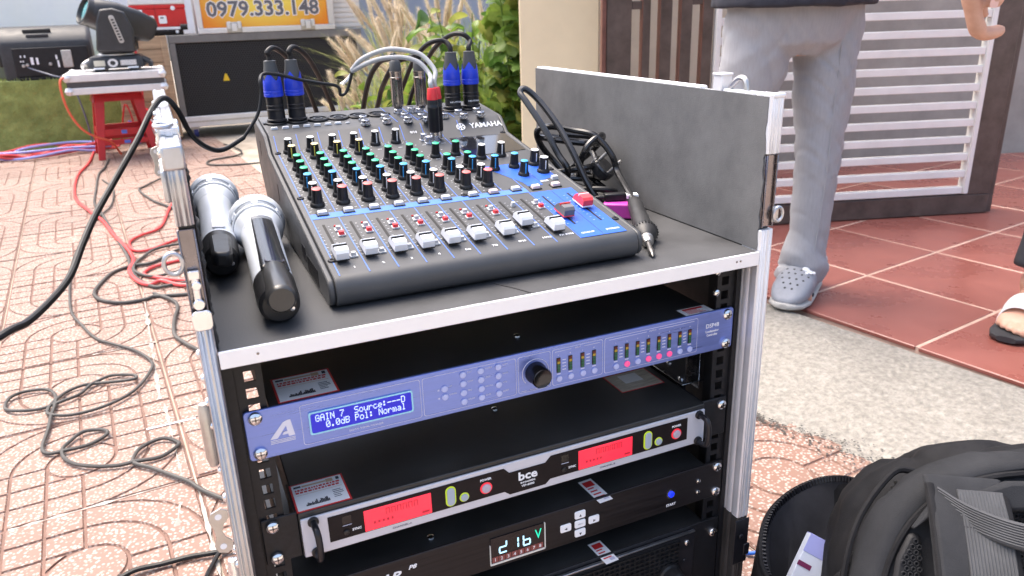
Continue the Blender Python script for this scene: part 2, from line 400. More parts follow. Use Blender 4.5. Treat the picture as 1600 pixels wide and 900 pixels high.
# ================================================================== RACK CASE
def shifted(root):
    """part() in world numbers: mesh coordinates are moved into the root's frame"""
    l = Vector(root.location)
    def f(name, b, m, parent=None, bevel=0., smooth=35, seg=2):
        par = parent or root
        b.v = [tuple(Vector(a)-l) for a in b.v]
        return part(name, b, m, par, bevel, smooth, seg=seg)
    def tx(s, size, m, x, y, z, parent=None, rot=0., **k):
        return text(s, size, m, parent or root, T(x-l.x, y-l.y, z-l.z) @ FRONT @ RZ(rot), **k)
    def inst(name, me, x, y, z, parent=None, rot=None):
        return link(name, me, parent or root, (x-l.x, y-l.y, z-l.z), rot)
    return f, tx, inst
FELTG = mat('grey_rubber_lining', (.082, .084, .088), .9, var=.2, vs=6, bump=.3, bs=900, col2=(.155, .157, .161))
FELTB = mat('black_felt', (.02, .02, .021), .9, var=.35, vs=60, bump=.5, bs=500)
SHELF = mat('black_rubber_mat', (.042, .043, .046), .62, var=.35, vs=12, bump=.2, bs=600, rvar=.12)
PLY = mat('dark_plywood_laminate', (.03, .028, .027), .5, var=.3, vs=30)
DISH = mat('dark_nickel_dish', (.22, .2, .21), .22, 1, var=.2, vs=60, rvar=.1)
rack = thing('rack_case', 'open aluminium-edged flight case rack holding the audio units and carrying the mixer', 'rack case', (.24, .225, G0))
rp, rt_, ri = shifted(rack)
ZB, ZT = -.50, .213
# panels
rp('side_panel', B().box(-.0215, -.0115, -.014, .47, ZB, .206), PLY)
rp('side_panel', B().box(.4925, .5045, -.014, .47, ZB, .206), PLY)
b = B()      # grey lining sheet with a ragged front edge
N = 26; vs = []; fs = []
for k in range(N+1):
    z = .0642+(.2105-.0642)*k/N; e = rnd.uniform(-.0012, .0012) if 0 < k < N-4 else 0
    vs += [(.4906, -.0165+e, z), (.4906, .472, z), (.4924, -.0165+e, z), (.4924, .472, z)]
for k in range(N):
    i = 4*k; fs += [(i, i+4, i+5, i+1), (i+2, i+3, i+7, i+6), (i, i+2, i+6, i+4)]
fs += [(4*N, 4*N+2, 4*N+3, 4*N+1)]
rp('lining', b.add(vs, fs), FELTG, smooth=20)
rp('lining', B().box(-.0114, -.0100, -.0135, .47, .0636, .2065), FELTB)
b = B(); vs = []; fs = []; N = 60      # felt scrap edge standing proud at the inner left lip
for k in range(N+1):
    z = .0645+(.2-.0645)*k/N; x = -.0088+rnd.uniform(-.0012, .0014)
    vs += [(-.0099, -.0145+rnd.uniform(-.001, .001), z), (x, -.0125, z), (x-.0008, .01, z)]
for k in range(N): i = 3*k; fs += [(i, i+1, i+4, i+3), (i+1, i+2, i+5, i+4)]
rp('lining_edge', b.add(vs, fs), FELTB)
# ribbed aluminium posts: profile swept along z
def post(x0, x1, z0, z1, inner):
    w = x1-x0; g = .0011; f = -.0205
    poly = [(x0, .006), (x0, f+.002)]
    xs = [x0+w*t for t in (.0, .10, .16, .22, .30, .36, .42, .62, .68, .74, .84, .9, 1.)]
    for k, x in enumerate(xs):
        poly.append((x, f+(g if k % 3 == 2 else 0)+(.002 if k in (0, 12) else 0)))
    poly = poly[0:1]+poly[2:]
    poly += [(x1, .006)]
    if inner == 'L': poly = poly[:-1]+[(x1, -.0145), (x1-.0012, -.012), (x1, -.0095), (x1, -.006), (x1-.0012, -.0035), (x1, -.001), (x1, .006)]
    else: poly = [(x0, .006), (x0, .0035), (x0+.0014, .001), (x0, -.0015), (x0, -.006), (x0+.0014, -.0085), (x0, -.011), (x0, -.0145)]+poly[1:]
    return B().prism(poly, z0, z1)
for z0, z1 in ((ZB, .085), (.160, .2135)):
    rp('edge_post', post(-.0228, -.0106, z0, z1, 'L'), ALU, bevel=.0004, seg=1)
for z0, z1 in ((-.248, .084), (.158, .2125)):
    rp('edge_post', post(.4912, .5075, z0, z1, 'R'), ALUW, bevel=.0004, seg=1)
rp('edge_post', post(.4912, .5065, ZB, -.249, 'R'), PLY)
# inner lip of the right post seen below the shelf
b = B()
for k, yy in enumerate((.0075, .013, .0185, .024)):
    b.box(.4898, .4918, yy, yy+.0042, -.245, .049)
b.box(.4906, .4922, .006, .032, -.247, .0495)
rp('edge_post_lip', b, ALU, bevel=.0004, seg=1)
# top edges
def topedge(xc, y0, y1, h=.007):
    poly = [(xc-h, .2062), (xc-h, .211), (xc-h+.0012, .2127), (xc-.003, .2127), (xc-.0022, .2118), (xc+.0022, .2118), (xc+.003, .2127), (xc+h-.0012, .2127), (xc+h, .211), (xc+h, .2062)]
    return B().prism(poly, y0, y1, Matrix(((1, 0, 0, 0), (0, 0, 1, 0), (0, 1, 0, 0), (0, 0, 0, 1))))
rp('top_edge', topedge(.4988, .09, .472, .0052), ALUW); rp('top_edge', topedge(.4988, -.0125, .052, .0052), ALUW)
rp('top_edge', topedge(-.0165, .14, .49), ALU); rp('top_edge', topedge(-.0165, -.0195, .05), ALU)
# corner fittings
def ballcorner(x, y, z, s=1):
    b = B().lathe([(0, 0), (.0085*s, 0), (.0105*s, .003*s), (.0095*s, .008*s), (.005*s, .0115*s), (0, .0125*s)], 16, T(x, y, z)); return b
# recessed latch dish on each side, with ring
for sx, x0, x1 in ((-1, -.0232, -.0112), (1, .4925, .5062)):
    b = B().box(x0, x1, -.0165, -.013, .0865, .157)
    b.box(x0, x0+.0014, -.0195, -.0165, .0865, .157).box(x1-.0014, x1, -.0195, -.0165, .0865, .157)
    o = rp('latch_dish', b, DISH, bevel=.0008)
    cx = x0 if sx < 0 else x1
    ring = [(cx+sx*.0055+.006*math.cos(a), -.0215, .135+.0075*math.sin(a)) for a in [2*math.pi*k/12 for k in range(12)]] if sx < 0 else [(cx+sx*.004+.0055*math.cos(a), -.0205, .0985+.007*math.sin(a)) for a in [2*math.pi*k/12 for k in range(12)]]
    rp('latch_ring', B().tube(ring, .0016, 8, 3, True), ALU, None)
    if sx < 0:
        bb = B().cyl((-.017, -.019, .1), (-.017, -.019, .123), .003).cyl((-.017, -.0235, .103), (-.017, -.018, .103), .004).box(-.021, -.0135, -.0222, -.018, .1215, .128).cyl((-.0165, -.0235, .117), (-.0165, -.018, .117), .0033)
        rp('latch_spindle', bb, CHROME, bevel=.0006)
        rp('latch_plate', B().prism(roundrect(-.0235, -.0098, .0835, .0985, .004), 0, .0016, frame((0, -.0222, 0), (1, 0, 0), (0, 0, 1)) @ Matrix.Identity(4)), CHROME, bevel=.0006)
    else:
        rp('latch_tab', B().box(.5045, .512, -.0195, -.0175, .0905, .1065), ZINC, bevel=.0008)
# strike plates with holes standing out from the left flank
def strike(z, y=-.012, x=-.0232, s=1.):
    b = B(); pts = [(0, -.02), (-.006, -.0235), (-.013, -.021), (-.0155, -.014), (-.013, -.005), (-.014, .004), (-.0165, .013), (-.0145, .02), (-.006, .0235), (0, .02), (0, .012), (-.0055, .006), (-.007, 0), (-.0055, -.006), (0, -.012)]
    M = frame((x, y, z), (1, 0, 0), (0, 0, 1))
    b.prism([(a*s, c*s) for a, c in pts], -.0007, .0007, M)
    o = rp('strike_plate', b, ZINC, bevel=.0003, seg=1)
    for hx, hz in ((-.0085, -.0155), (-.0085, .0155)):
        rp('plate_hole_rim', B().lathe([(.0016, -.0003), (.0032, -.0003), (.0032, .0011), (.0016, .0011), (.0016, -.0003)], 14, M @ T(hx*s, hz*s, 0)), CHROME, o) if False else None
        bb = B().lathe([(0, 0), (.0029*s, 0), (.0029*s, .0003), (0, .0003)], 14, M @ T(hx*s, hz*s, .0007))
        bb.v = [tuple(Vector(a)-Vector(rack.location)) for a in bb.v]
        part('rivet', bb, WHT, o)
strike(-.092, s=.9); strike(.150, .33, -.0245, .72)
rp('flank_catch', B().lathe([(0, -.028), (.0035, -.027), (.005, -.02), (.005, .02), (.0035, .027), (0, .028)], 12, T(-.0265, -.006, -.008)), ZINC)
rp('flank_catch', B().lathe([(0, -.028), (.0035, -.027), (.005, -.02), (.005, .02), (.0035, .027), (0, .028)], 12, T(-.0262, -.006, -.152)), CHROME)
for z in (.04, .02, .0, -.04, -.065, -.115, -.13, .06, -.178):
    rp('rivet', B().lathe([(0, .003), (.003, .002), (.0042, 0), (.0042, -.001)], 10, T(-.0226, -.0075, z) @ RY(R(-90))), CHROME)
# top latch and corner jewellery on the left edge
rp('top_latch', B().box(-.0255, -.0085, .052, .078, .2065, .2185).box(-.0235, -.0105, .08, .104, .2085, .2155).cyl((-.026, .09, .2155), (-.008, .09, .2155), .0045).box(-.022, -.012, .106, .136, .2065, .2135), CHROME, bevel=.0012)
rp('top_latch_ring', B().tube([(-.0195+.006*math.cos(a), .06+.0115*math.sin(a), .2195) for a in [2*math.pi*k/12 for k in range(12)]], .0017, 8, 3, True), ALU)
rp('corner_cap', B().box(-.0243, -.0098, -.0222, .008, .1985, .2155).box(-.0265, -.0225, -.018, .03, .176, .199), ALU, bevel=.0022)
rp('corner_cap', B().box(.4925, .5080, -.0209, -.0128, .2085, .2139), ALUW, bevel=.002)
for y, z in ((.03, .195), (.012, .178), (.05, .19), (.08, .196), (.12, .199)):
    rp('rivet', B().lathe([(0, .0042), (.004, .003), (.0055, 0), (.0055, -.001)], 12, T(-.0232, y, z) @ RY(R(-90))), CHROME)
for y in (.15, .2, .25, .3, .36): rp('rivet', B().lathe([(0, .003), (.003, .002), (.004, 0)], 10, T(-.0235, y, .2075) @ RY(R(-90))), ALU)
# right top latch (clip + hook)
rp('top_latch', B().box(.4925, .5052, .0535, .067, .2065, .2265).box(.4915, .5062, .0525, .068, .2245, .2272).box(.494, .504, .068, .09, .2065, .2095), ALUW, bevel=.001)
rp('top_latch_hook', B().tube([(.499, .05, .2075), (.499, .046, .216), (.499, .036, .2235), (.499, .027, .2225), (.499, .024, .214), (.499, .024, .209)], .0028, 8, 4), ZINC)
# shelf with its aluminium front strip
sh = rp('shelf', B().box(-.0099, .4905, -.0185, .47, .0508, .0634), SHELF, bevel=.0008)
st = rp('shelf_strip', B().box(-.0102, .4906, -.0215, -.0187, .0498, .0634), mat('shelf_strip_aluminium', (.8, .81, .84), .38, .25, var=.03, vs=30, rvar=.08), bevel=.0004, seg=1)
for x in (.017, .463, .4675): rp('pin', B().lathe([(0, 0), (.0011, 0), (.0011, .0002), (0, .0003)], 8, frame((x, -.0216, .0565), (1, 0, 0), (0, 0, 1))), DISH, st) if False else rp('shelf_pin', B().cyl((x, -.0213, .0575), (x, -.0218, .0575), .0011, n=8), DISH)
# a small lifted seam in the mat
rp('mat_seam', B().tube([(.245, -.0185, .0636), (.238, -.002, .0636), (.226, .02, .0636)], .0006, 5, 4), FELTB)
# rack rails with real square holes
def rail(x0, x1, hx0, hx1, legx):
    b = B(); yb, yf = .0065, .0045
    b.box(x0, hx0, yf, yb, ZB, .05).box(hx1, x1, yf, yb, ZB, .05)
    zs = []; z = .044
    k = 0
    while z > -.46:
        zs.append(z); z -= (.0152, .0152, .0141)[k % 3]; k += 1
    prev = .05
    for z in zs:
        b.box(hx0, hx1, yf, yb, z+.0046, prev); prev = z-.0046
    b.box(hx0, hx1, yf, yb, ZB, prev)
    b.box(legx-.001, legx+.001, yb, .042, ZB, .05)
    return b
rp('rack_rail', rail(-.0015, .0195, .0056, .0144, -.0008), BLKM)
rp('rack_rail', rail(.4631, .4841, .4683, .4771, .4834), BLKM)
rp('rail_flange', B().box(-.0104, -.0018, .001, .0062, ZB, .05), BLKM); rp('rail_flange', B().box(.4843, .4897, .001, .0062, ZB, .05), BLKM)
# inner steel brackets on the right: shiny plate and black angle with screws
rp('bracket_plate', B().box(.4530, .4865, .040, .20, -.1015, -.1000).box(.4868, .4882, .055, .26, -.12, -.048), CHROME, bevel=.0005)
rp('bracket_angle', B().box(.4600, .4615, .045, .115, -.115, -.062).box(.4600, .4750, .045, .115, -.0615, -.060), BLKG, bevel=.0006)
SCRM = B().lathe([(0, .0026), (.0018, .0025), (.0034, .0016), (.0038, 0), (.0038, -.001)], 14).mesh('rack_screw_small', CHROME)
for y, z in ((.06, -.075), (.075, -.09), (.098, -.08), (.052, -.1)): ri('bracket_screw', SCRM, .4597, y, z, rot=(0, R(-90), 0))
for z in (.04, .018): ri('bracket_screw', SCRM, .4618, .004, z, rot=(R(90), 0, 0))
# base and castors
rp('base_panel', B().box(-.0228, .5075, -.018, .47, ZB-.012, ZB), PLY, bevel=.002)
for x in (.03, .455):
    for y in (.03, .43):
        o = rp('castor', B().box(x-.022, x+.022, y-.022, y+.022, ZB-.016, ZB-.0122).box(x-.016, x-.013, y-.012, y+.012, ZB-.05, ZB-.016).box(x+.013, x+.016, y-.012, y+.012, ZB-.05, ZB-.016), CHROME)
        bb = B().cyl((x-.012, y, G0+.025), (x+.012, y, G0+.025), .025, n=20); bb.v = [tuple(Vector(a)-Vector(rack.location)) for a in bb.v]
        part('wheel', bb, BLKP, o, .003)
rp('latch_hardware', B().box(.4885, .508, -.0215, -.0195, -.31, -.251).cyl((.4965, -.0215, -.272), (.4965, -.024, -.272), .003).box(.502, .510, -.023, -.0205, -.30, -.285), BLKG, bevel=.001)

# ================================================================== RACK UNITS
SCREW = mesh2('rack_screw', [B().lathe([(.0058, -.001), (.0058, .0004), (.0052, .0018), (.0035, .003), (.0016, .0034), (0, .0034)], 20), B().box(-.0032, .0032, -.0006, .0006, .0028, .0037).box(-.0006, .0006, -.0032, .0032, .0028, .0037)], [CHROME, DISH])
YB = R(90)
def screws(inst, pts):
    for x, z in pts: inst('rack_screw', SCREW, x, -.0002, z, rot=(YB, rnd.uniform(0, 3), 0)).rotation_euler = Euler((YB, 0, 0))
STK_W = mat('sticker_paper', (.86, .84, .83), .45, var=.04, vs=40)
STK_R = mat('sticker_red', (.62, .03, .03), .4); STK_D = mat('sticker_ink', (.03, .03, .04), .5); STK_T = mat('sticker_tan', (.62, .42, .26), .5)
def sticker(root, x, y, z, w, d, ang, style=0):
    l = Vector(root.location); M = T(x-l.x, y-l.y, z-l.z) @ RZ(ang)
    def bx(b, x0, x1, y0, y1, h0, h1): return b.box(x0*w, x1*w, y0*d, y1*d, h0, h1, M)
    o = part('sticker', bx(B(), -.5, .5, -.5, .5, 0, .00015), STK_R if style == 0 else STK_W, root)
    o['label'] = 'white and red paper sticker with small print' if style == 0 else 'narrow white label with red print'
    if style == 0:
        part('sticker_face', bx(B(), -.465, .465, -.46, .46, .00015, .0003), STK_W, o)
        b = B(); r = random.Random(int(x*1e4))
        for row in (.22, .13):
            u = -.42
            while u < .4:
                k = r.uniform(.02, .07); bx(b, u, min(.42, u+k), row, row+.055, .0003, .0004); u += k+.018
        part('sticker_print', b, STK_R, o)
        part('sticker_print', bx(B(), -.28, .165, .335, .385, .0003, .0004), STK_T, o); part('sticker_print', bx(B(), .17, .3, .3, .42, .0003, .0004), STK_T, o)
        part('sticker_print', bx(B(), -.42, .42, .06, .068, .0003, .0004), STK_T, o)
        b = bx(B(), -.43, -.3, .34, .4, .0003, .0004)
        for k in range(16):
            u = -.3+.03*k*.9; hh = r.uniform(.05, .17); bx(b, u, u+.024, -.36, -.36+hh, .0003, .0004)
        for k in range(5): bx(b, .22, .22+r.uniform(.1, .2), -.05-.06*k, -.03-.06*k, .0003, .0004)
        bx(b, .36, .42, .32, .42, .0003, .0004)
        part('sticker_print', b, STK_D, o)
    elif style == 2:
        o.data.materials[0] = STK_R; o['label'] = 'beige wood-patterned paper sticker with a red edge'
        part('sticker_face', bx(B(), -.475, .475, -.465, .465, .00015, .0003), mat('beige_wood_print', (.55, .45, .33), .5, var=.25, vs=60, stretch=(1, 4, 1), col2=(.70, .62, .50)), o)
        part('sticker_patch', bx(B(), -.22, .2, -.1, .36, .0003, .0004), STK_W, o)
    else:
        b = B(); bx(b, -.35, .35, .2, .42, .00015, .00025)
        for k in range(4): bx(b, -.35, .1+.06*k, .1-.13*k, .15-.13*k, .00015, .00025)
        part('sticker_print', b, STK_R, o)
        part('sticker_print', bx(B(), .0, .36, -.42, -.3, .00015, .00025), mat('sticker_grey', (.5, .48, .6), .5), o)
# ---- loudspeaker processor
DSPM = mat('blue_anodised_aluminium', (.185, .25, .62), .34, .7, var=.10, vs=70, stretch=(.12, 1, 3), rvar=.1, bump=.06, bs=400)
dsp = thing('loudspeaker_processor', 'blue metal one-unit processor with a lit blue display, topmost unit in the rack', 'audio processor', (.2413, .13, -.046))
dp, dt, di = shifted(dsp)
poly = roundrect(0, .4826, -.0444, 0, .003, 3)
dp('front_panel', B().prism(poly, 0, .003, frame((0, .0035, 0), (1, 0, 0), (0, 0, 1))), DSPM, bevel=.0007)
BOXT = mat('black_unit_lid', (.018, .018, .018), .36, 0, spec=.5, var=.35, vs=9, rvar=.1, bump=.05, bs=500)
dp('chassis', B().box(.021, .4615, .0042, .26, -.0435, -.0015), BOXT, bevel=.0008)
screws(di, ((.0088, -.0064), (.0088, -.0381), (.4738, -.0064), (.4738, -.0381)))
LN = mat('pale_panel_print', (.62, .64, .78), .5)
FR = frame((0, .0003, 0), (1, 0, 0), (0, 0, 1))
# frame(): x right, y up -> z = x cross y = -Y (towards the viewer)
def pline(x0, x1, z0, z1): return outline(B(), roundrect(x0, x1, z0, z1, .002, 3), .00035, 0, .0003, frame((0, .00042, 0), (1, 0, 0), (0, 0, 1)))
for x0, x1 in ((.0435, .1455), (.1475, .2365), (.2385, .2715), (.2735, .3275), (.3295, .438)): dp('print_frame', pline(x0, x1, -.0405, -.0038), LN)
LCDB = mat('lit_blue_lcd', (.002, .005, .45), .3, emit=.13, coat=.1); LCDT = mat('lcd_pixels', (.55, .68, 1.), .4, emit=.22)
dp('display_bezel', outline(B(), roundrect(.0495, .1382, -.0325, -.0118, .0018, 3), .0014, -.0012, .0012, frame((0, .0004, 0), (1, 0, 0), (0, 0, 1))), mat('blue_bezel_edge', (.25, .55, .8), .25, .6))
disp = dp('display', B().box(.051, .1368, -.0006, .0002, -.0311, -.0132), LCDB)
F57 = {'G': '01110 10001 10000 10111 10001 10001 01110', 'A': '01110 10001 10001 11111 10001 10001 10001', 'I': '01110 00100 00100 00100 00100 00100 01110', 'N': '10001 11001 10101 10101 10011 10001 10001',
 '7': '11111 00001 00010 00100 00100 01000 01000', 'S': '01111 10000 10000 01110 00001 00001 11110', 'o': '00000 00000 01110 10001 10001 10001 01110', 'u': '00000 00000 10001 10001 10001 10011 01101',
 'r': '00000 00000 10110 11001 10000 10000 10000', 'c': '00000 00000 01110 10000 10000 10001 01110', 'e': '00000 00000 01110 10001 11111 10000 01110', ':': '00000 01100 01100 00000 01100 01100 00000',
 '-': '00000 00000 00000 11111 00000 00000 00000', 'D': '11110 10001 10001 10001 10001 10001 11110', '0': '01110 10001 10011 10101 11001 10001 01110', '.': '00000 00000 00000 00000 00000 01100 01100',
 'd': '00001 00001 01101 10011 10001 10001 01111', 'B': '11110 10001 10001 11110 10001 10001 11110', 'P': '11110 10001 10001 11110 10000 10000 10000', 'l': '01100 00100 00100 00100 00100 00100 01110',
 'm': '00000 00000 11010 10101 10101 10101 10101', 'a': '00000 00000 01110 00001 01111 10001 01111'}
b = B(); ps = .00069
for row, s in enumerate(('GAIN 7  Source:---D', '  0.0dB Pol: Normal')):
    for k, ch in enumerate(s):
        if ch == ' ': continue
        for ry, bits in enumerate(F57[ch].split()):
            for rx, bit in enumerate(bits):
                if bit == '1':
                    x = .0548+k*.00405+rx*ps; z = -.0150-row*.0071-ry*.00088
                    b.box(x, x+ps*.93, -.0009, -.00055, z-.0008, z)
dp('display_text', b, LCDT, disp) if False else None
b.v = [tuple(Vector(a)-Vector(dsp.location)) for a in b.v]; part('display_text', b, LCDT, disp)
LOGO = mat('logo_silver_print', (.68, .68, .78), .4)
b = B().prism([(.0175, -.0285), (.029, -.0152), (.0325, -.0137), (.0352, -.0137), (.0375, -.0285), (.0325, -.0285), (.0322, -.0262), (.0275, -.0262), (.0292, -.0238), (.0318, -.0238), (.0313, -.0185), (.0235, -.0285)], 0, .0002, frame((0, .00035, 0), (1, 0, 0), (0, 0, 1)))
for k in range(3): b.box(.0178, .0374, .0001, .0004, -.0302-.0013*k, -.0296-.0013*k)
dp('logo', b, LOGO)
dt('DIGITAL SIGNAL MANAGER', .0024, LN, .096, .0003, -.0368)
KB = B().lathe([(.003, -.0005), (.003, .0010), (.0026, .0014), (0, .0016)], 16)
BTN = mat('pale_blue_button', (.42, .47, .75), .35, var=.05); BTNP = mat('lit_pink_button', (.75, .07, .22), .35, emit=.2)
KBM = KB.mesh('round_button', BTN); KBP = KB.mesh('round_button_lit', BTNP)
labs = [(.1675, -.018, 'UP'), (.1675, -.026, 'DOWN')]
for (x, col) in ((.185, ('EXIT', 'GAIN', 'PEQ', 'DELAY')), (.202, ('XOVER', 'LIMIT', 'RECALL', 'SAVE')), (.219, ('COPY', 'MUTE', 'UTIL', 'RESET'))):
    for k, s in enumerate(col): labs.append((x, -.0085-.0088*k, s))
for x, z, s in labs:
    di('round_button', KBM, x, .0004, z, rot=(YB, 0, 0)); dt(s, .0021, LN, x+.0042, .0003, z+.0012, align='LEFT')
for z in (-.0185, -.0265): dp('arrow_mark', B().prism([(.1605, z), (.1625, z+.001), (.1625, z-.001)], 0, .0002, frame((0, .00035, 0), (1, 0, 0), (0, 0, 1))), LN)
kn = dp('encoder_knob', B().lathe([(.0105, 0), (.0105, .003), (.0098, .004), (.0098, .0145), (.0088, .016), (.0082, .0156), (.002, .0152), (0, .0152)], 36, frame((.256, .0003, -.0222), (1, 0, 0), (0, 0, 1))), mat('turned_black_knob', (.05, .05, .055), .22, .9, var=.2, vs=30, rvar=.08))
arcp = [(.256+.0135*math.cos(R(a)), 0, -.0222+.0135*math.sin(R(a))) for a in range(-40, 221, 10)]
dp('knob_ring', B().tube(arcp, .00035, 4, 1), LN)
LEDW = mat('led_window', (.01, .012, .012), .3)
segm = {c: B().box(-.0014, .0014, -.0005, 0, -.0011, .0011).mesh('led_segment', mat('led_'+c, v, .35, emit=e)) for c, v, e in (('red', (.10, .008, .008), .02), ('yellow', (.33, .22, .02), .08), ('green', (.008, .09, .045), .03))}
def meter(x, z, lab, scale):
    w_ = dp('level_meter', B().box(x-.002, x+.002, -.0002, .0004, z-.0075, z+.0075), LEDW)
    for k, c in enumerate(('red', 'yellow', 'green', 'green', 'green')):
        di('led_segment', segm[c], x, -.0002, z+.0057-k*.00285, w_)
    dp('meter_foot', B().box(x-.0018, x+.0022, .0001, .0004, z-.0095, z-.0086), LN)
    dt(lab, .0019, LN, x, .0003, z+.0102)
    if scale:
        for k in range(4): dp('scale_mark', B().box(x+.0042, x+.0078, .0001, .0004, z+.0042-.0033*k, z+.005-.0033*k), LN)
for k, x in enumerate((.2800, .2925, .3055, .3180)):
    meter(x, -.0205, 'ABCD'[k], k % 2 == 0); di('round_button', KBM, x+.0005, .0004, -.0345, rot=(YB, 0, 0))
for k, x in enumerate((.3420, .3545, .3668, .3792, .3915, .4040, .4165, .4285)):
    meter(x, -.0215, '12345678'[k], k % 2 == 0); di('round_button', KBP if k in (1, 3, 4, 5) else KBM, x+.0008, .0004, -.0358, rot=(YB, 0, 0))
for x0, x1, lab in ((.2765, .3245, 'INPUT'), (.3345, .4335, 'OUTPUT')):
    xm = (x0+x1)/2
    for a, c in ((x0, xm-.007), (xm+.007, x1)): dp('print_rule', B().box(a, c, .0001, .0004, -.0066, -.0062), LN)
    dt(lab, .0021, LN, xm, .0003, -.0064)
for a, c in ((.2405, .2465), (.2655, .2700)): dp('print_rule', B().box(a, c, .0001, .0004, -.0392, -.0388), LN)
dt('Parameter/Value', .0018, LN, .256, .0003, -.039)
dt('DSP48', .0064, WHT, .4565, .0003, -.0155, sx=.95); dt('Loudspeaker', .0034, WHT, .4565, .0003, -.0215, bold=.01, sx=.92); dt('Controller', .0034, WHT, .4565, .0003, -.0255, bold=.01, sx=.92)
sticker(dsp, .0535, .0305, -.0013, .050, .048, 0); sticker(dsp, .444, .013, -.0013, .034, .018, .0, 1)
for x, y in ((.256, .04), (.37, .1)): di('lid_screw', SCRM, x, y, -.0017)
# ---- wireless microphone receiver
rcv = thing('microphone_receiver', 'black and silver wireless receiver with two red displays, second unit in the rack', 'wireless receiver', (.2413, .11, -.149))
vp_, vt, vi = shifted(rcv)
SILV = mat('silver_face_print', (.56, .57, .63), .4, .2, var=.03, vs=50)
vp_('chassis', B().box(.0302, .4518, -.0008, .21, -.1475, -.1035), BOXT, bevel=.001)
for x0, x1 in ((-.0002, .030), (.4520, .4828)):
    vp_('rack_ear', B().box(x0, x1, .0015, .004, -.1472, -.1025), BLKM, bevel=.001)
    xa = x1-.0022 if x0 < .2 else x0
    vp_('rack_ear_return', B().box(xa, xa+.002, .0042, .05, -.1465, -.104), BLKM)
vp_('face', B().box(.0312, .4508, -.0035, -.0011, -.1468, -.1082), SILV, bevel=.0008)
ip = [(.0535, -.1380), (.0535, -.1125), (.2190, -.1125), (.2245, -.1185), (.2625, -.1185), (.2685, -.1125), (.4285, -.1125), (.4285, -.1380), (.2675, -.1380), (.2625, -.1425), (.2245, -.1425), (.2190, -.1380)]
vp_('face_inlay', B().prism(ip, 0, .0004, frame((0, -.0036, 0), (1, 0, 0), (0, 0, 1))), mat('dark_brown_inlay', (.009, .006, .007), .5, var=.1, vs=60, spec=.2))
LCDR = mat('lit_red_lcd', (.75, .02, .045), .3, emit=.32, coat=.4, var=.05, vs=20); LCDD = mat('lcd_ghost_digits', (.42, .01, .03), .4, emit=.1)
YEL = mat('yellow_green_ring', (.45, .58, .03), .4, emit=.12); REDR = mat('red_glow_ring', (.7, .03, .05), .4, emit=.2); GRYB = mat('grey_blue_key', (.36, .42, .50), .35)
for k, ox in enumerate((0, .2143)):
    d = vp_('display', B().box(.0845+ox, .1465+ox, -.0048, -.0039, -.1372, -.1158), LCDR, bevel=.0004, seg=1)
    bb = B()
    for i in range(6):
        x = .104+ox+i*.0052; bb.box(x, x+.0008, -.00505, -.0048, -.1245, -.1188).box(x+.003, x+.0038, -.00505, -.0048, -.1245, -.1188).box(x, x+.0038, -.00505, -.0048, -.119, -.1184)
    for i in range(5): bb.box(.0925+ox+i*.004, .0945+ox+i*.004, -.00505, -.0048, -.1310, -.1285)
    bb.box(.137+ox, .144+ox, -.00505, -.0048, -.1345, -.1325)
    bb.v = [tuple(Vector(a)-Vector(rcv.location)) for a in bb.v]; part('display_digits', bb, LCDD, d)
    o = vp_('key_ring', B().prism(roundrect(.1602+ox, .1702+ox, -.1362, -.1152, .0049, 6), 0, .0005, frame((0, -.0041, 0), (1, 0, 0), (0, 0, 1))), YEL)
    vp_('rocker_key', B().prism(roundrect(.1615+ox, .1689+ox, -.1349, -.1165, .0036, 6), 0, .0014, frame((0, -.0046, 0), (1, 0, 0), (0, 0, 1))), GRYB, bevel=.0006)
    vp_('key_ring', B().lathe([(0, 0), (.0047, 0), (.0047, .0005), (0, .0005)], 22, frame((.1783+ox, -.0041, -.1305), (1, 0, 0), (0, 0, 1))), YEL)
    vp_('round_key', B().lathe([(.0036, 0), (.0036, .0012), (.003, .0017), (0, .0018)], 20, frame((.1783+ox, -.0046, -.1305), (1, 0, 0), (0, 0, 1))), GRYB)
    vp_('power_ring', B().lathe([(0, 0), (.0060, 0), (.0060, .0006), (0, .0006)], 24, frame((.2003+ox, -.0041, -.1275), (1, 0, 0), (0, 0, 1))), REDR)
    vp_('power_key', B().lathe([(.0045, 0), (.0045, .0012), (.0038, .0018), (0, .0019)], 22, frame((.2003+ox, -.0047, -.1275), (1, 0, 0), (0, 0, 1))), mat('grey_violet_key', (.42, .38, .46), .35))
    vt('POWER', .0032, WHT, .2003+ox, -.0042, -.1185, bold=.03)
    vp_('sensor_window', B().box(.0655+ox, .0735+ox, -.0043, -.0040, -.1235, -.1155), mat('sensor_black', (.01, .008, .009), .15))
    vp_('sensor_rule', B().box(.0655+ox, .0735+ox, -.0043, -.0041, -.1252, -.1248), LN)
    vp_('sync_button', B().lathe([(.0026, 0), (.0026, .0012), (.002, .0016), (0, .0016)], 16, frame((.0682+ox, -.0041, -.1318), (1, 0, 0), (0, 0, 1))), BLKP)
    vt('SYNC', .0032, WHT, .0775+ox, -.0042, -.1312, bold=.03)
    vt('CHANNEL-%s' % 'AB'[k], .0026, mat('face_ink', (.12, .12, .16), .5), .118+ox, -.0037, -.1422, sx=1.25)
vt('bce', .0125, WHT, .2435, -.0042, -.1262, bold=.028, sx=1.15); vt('acoustic', .0032, WHT, .2435, -.0042, -.1328, bold=.02, sx=1.5); vt('VIP-6000', .0032, WHT, .2435, -.0042, -.1368, bold=.02, sx=1.15)
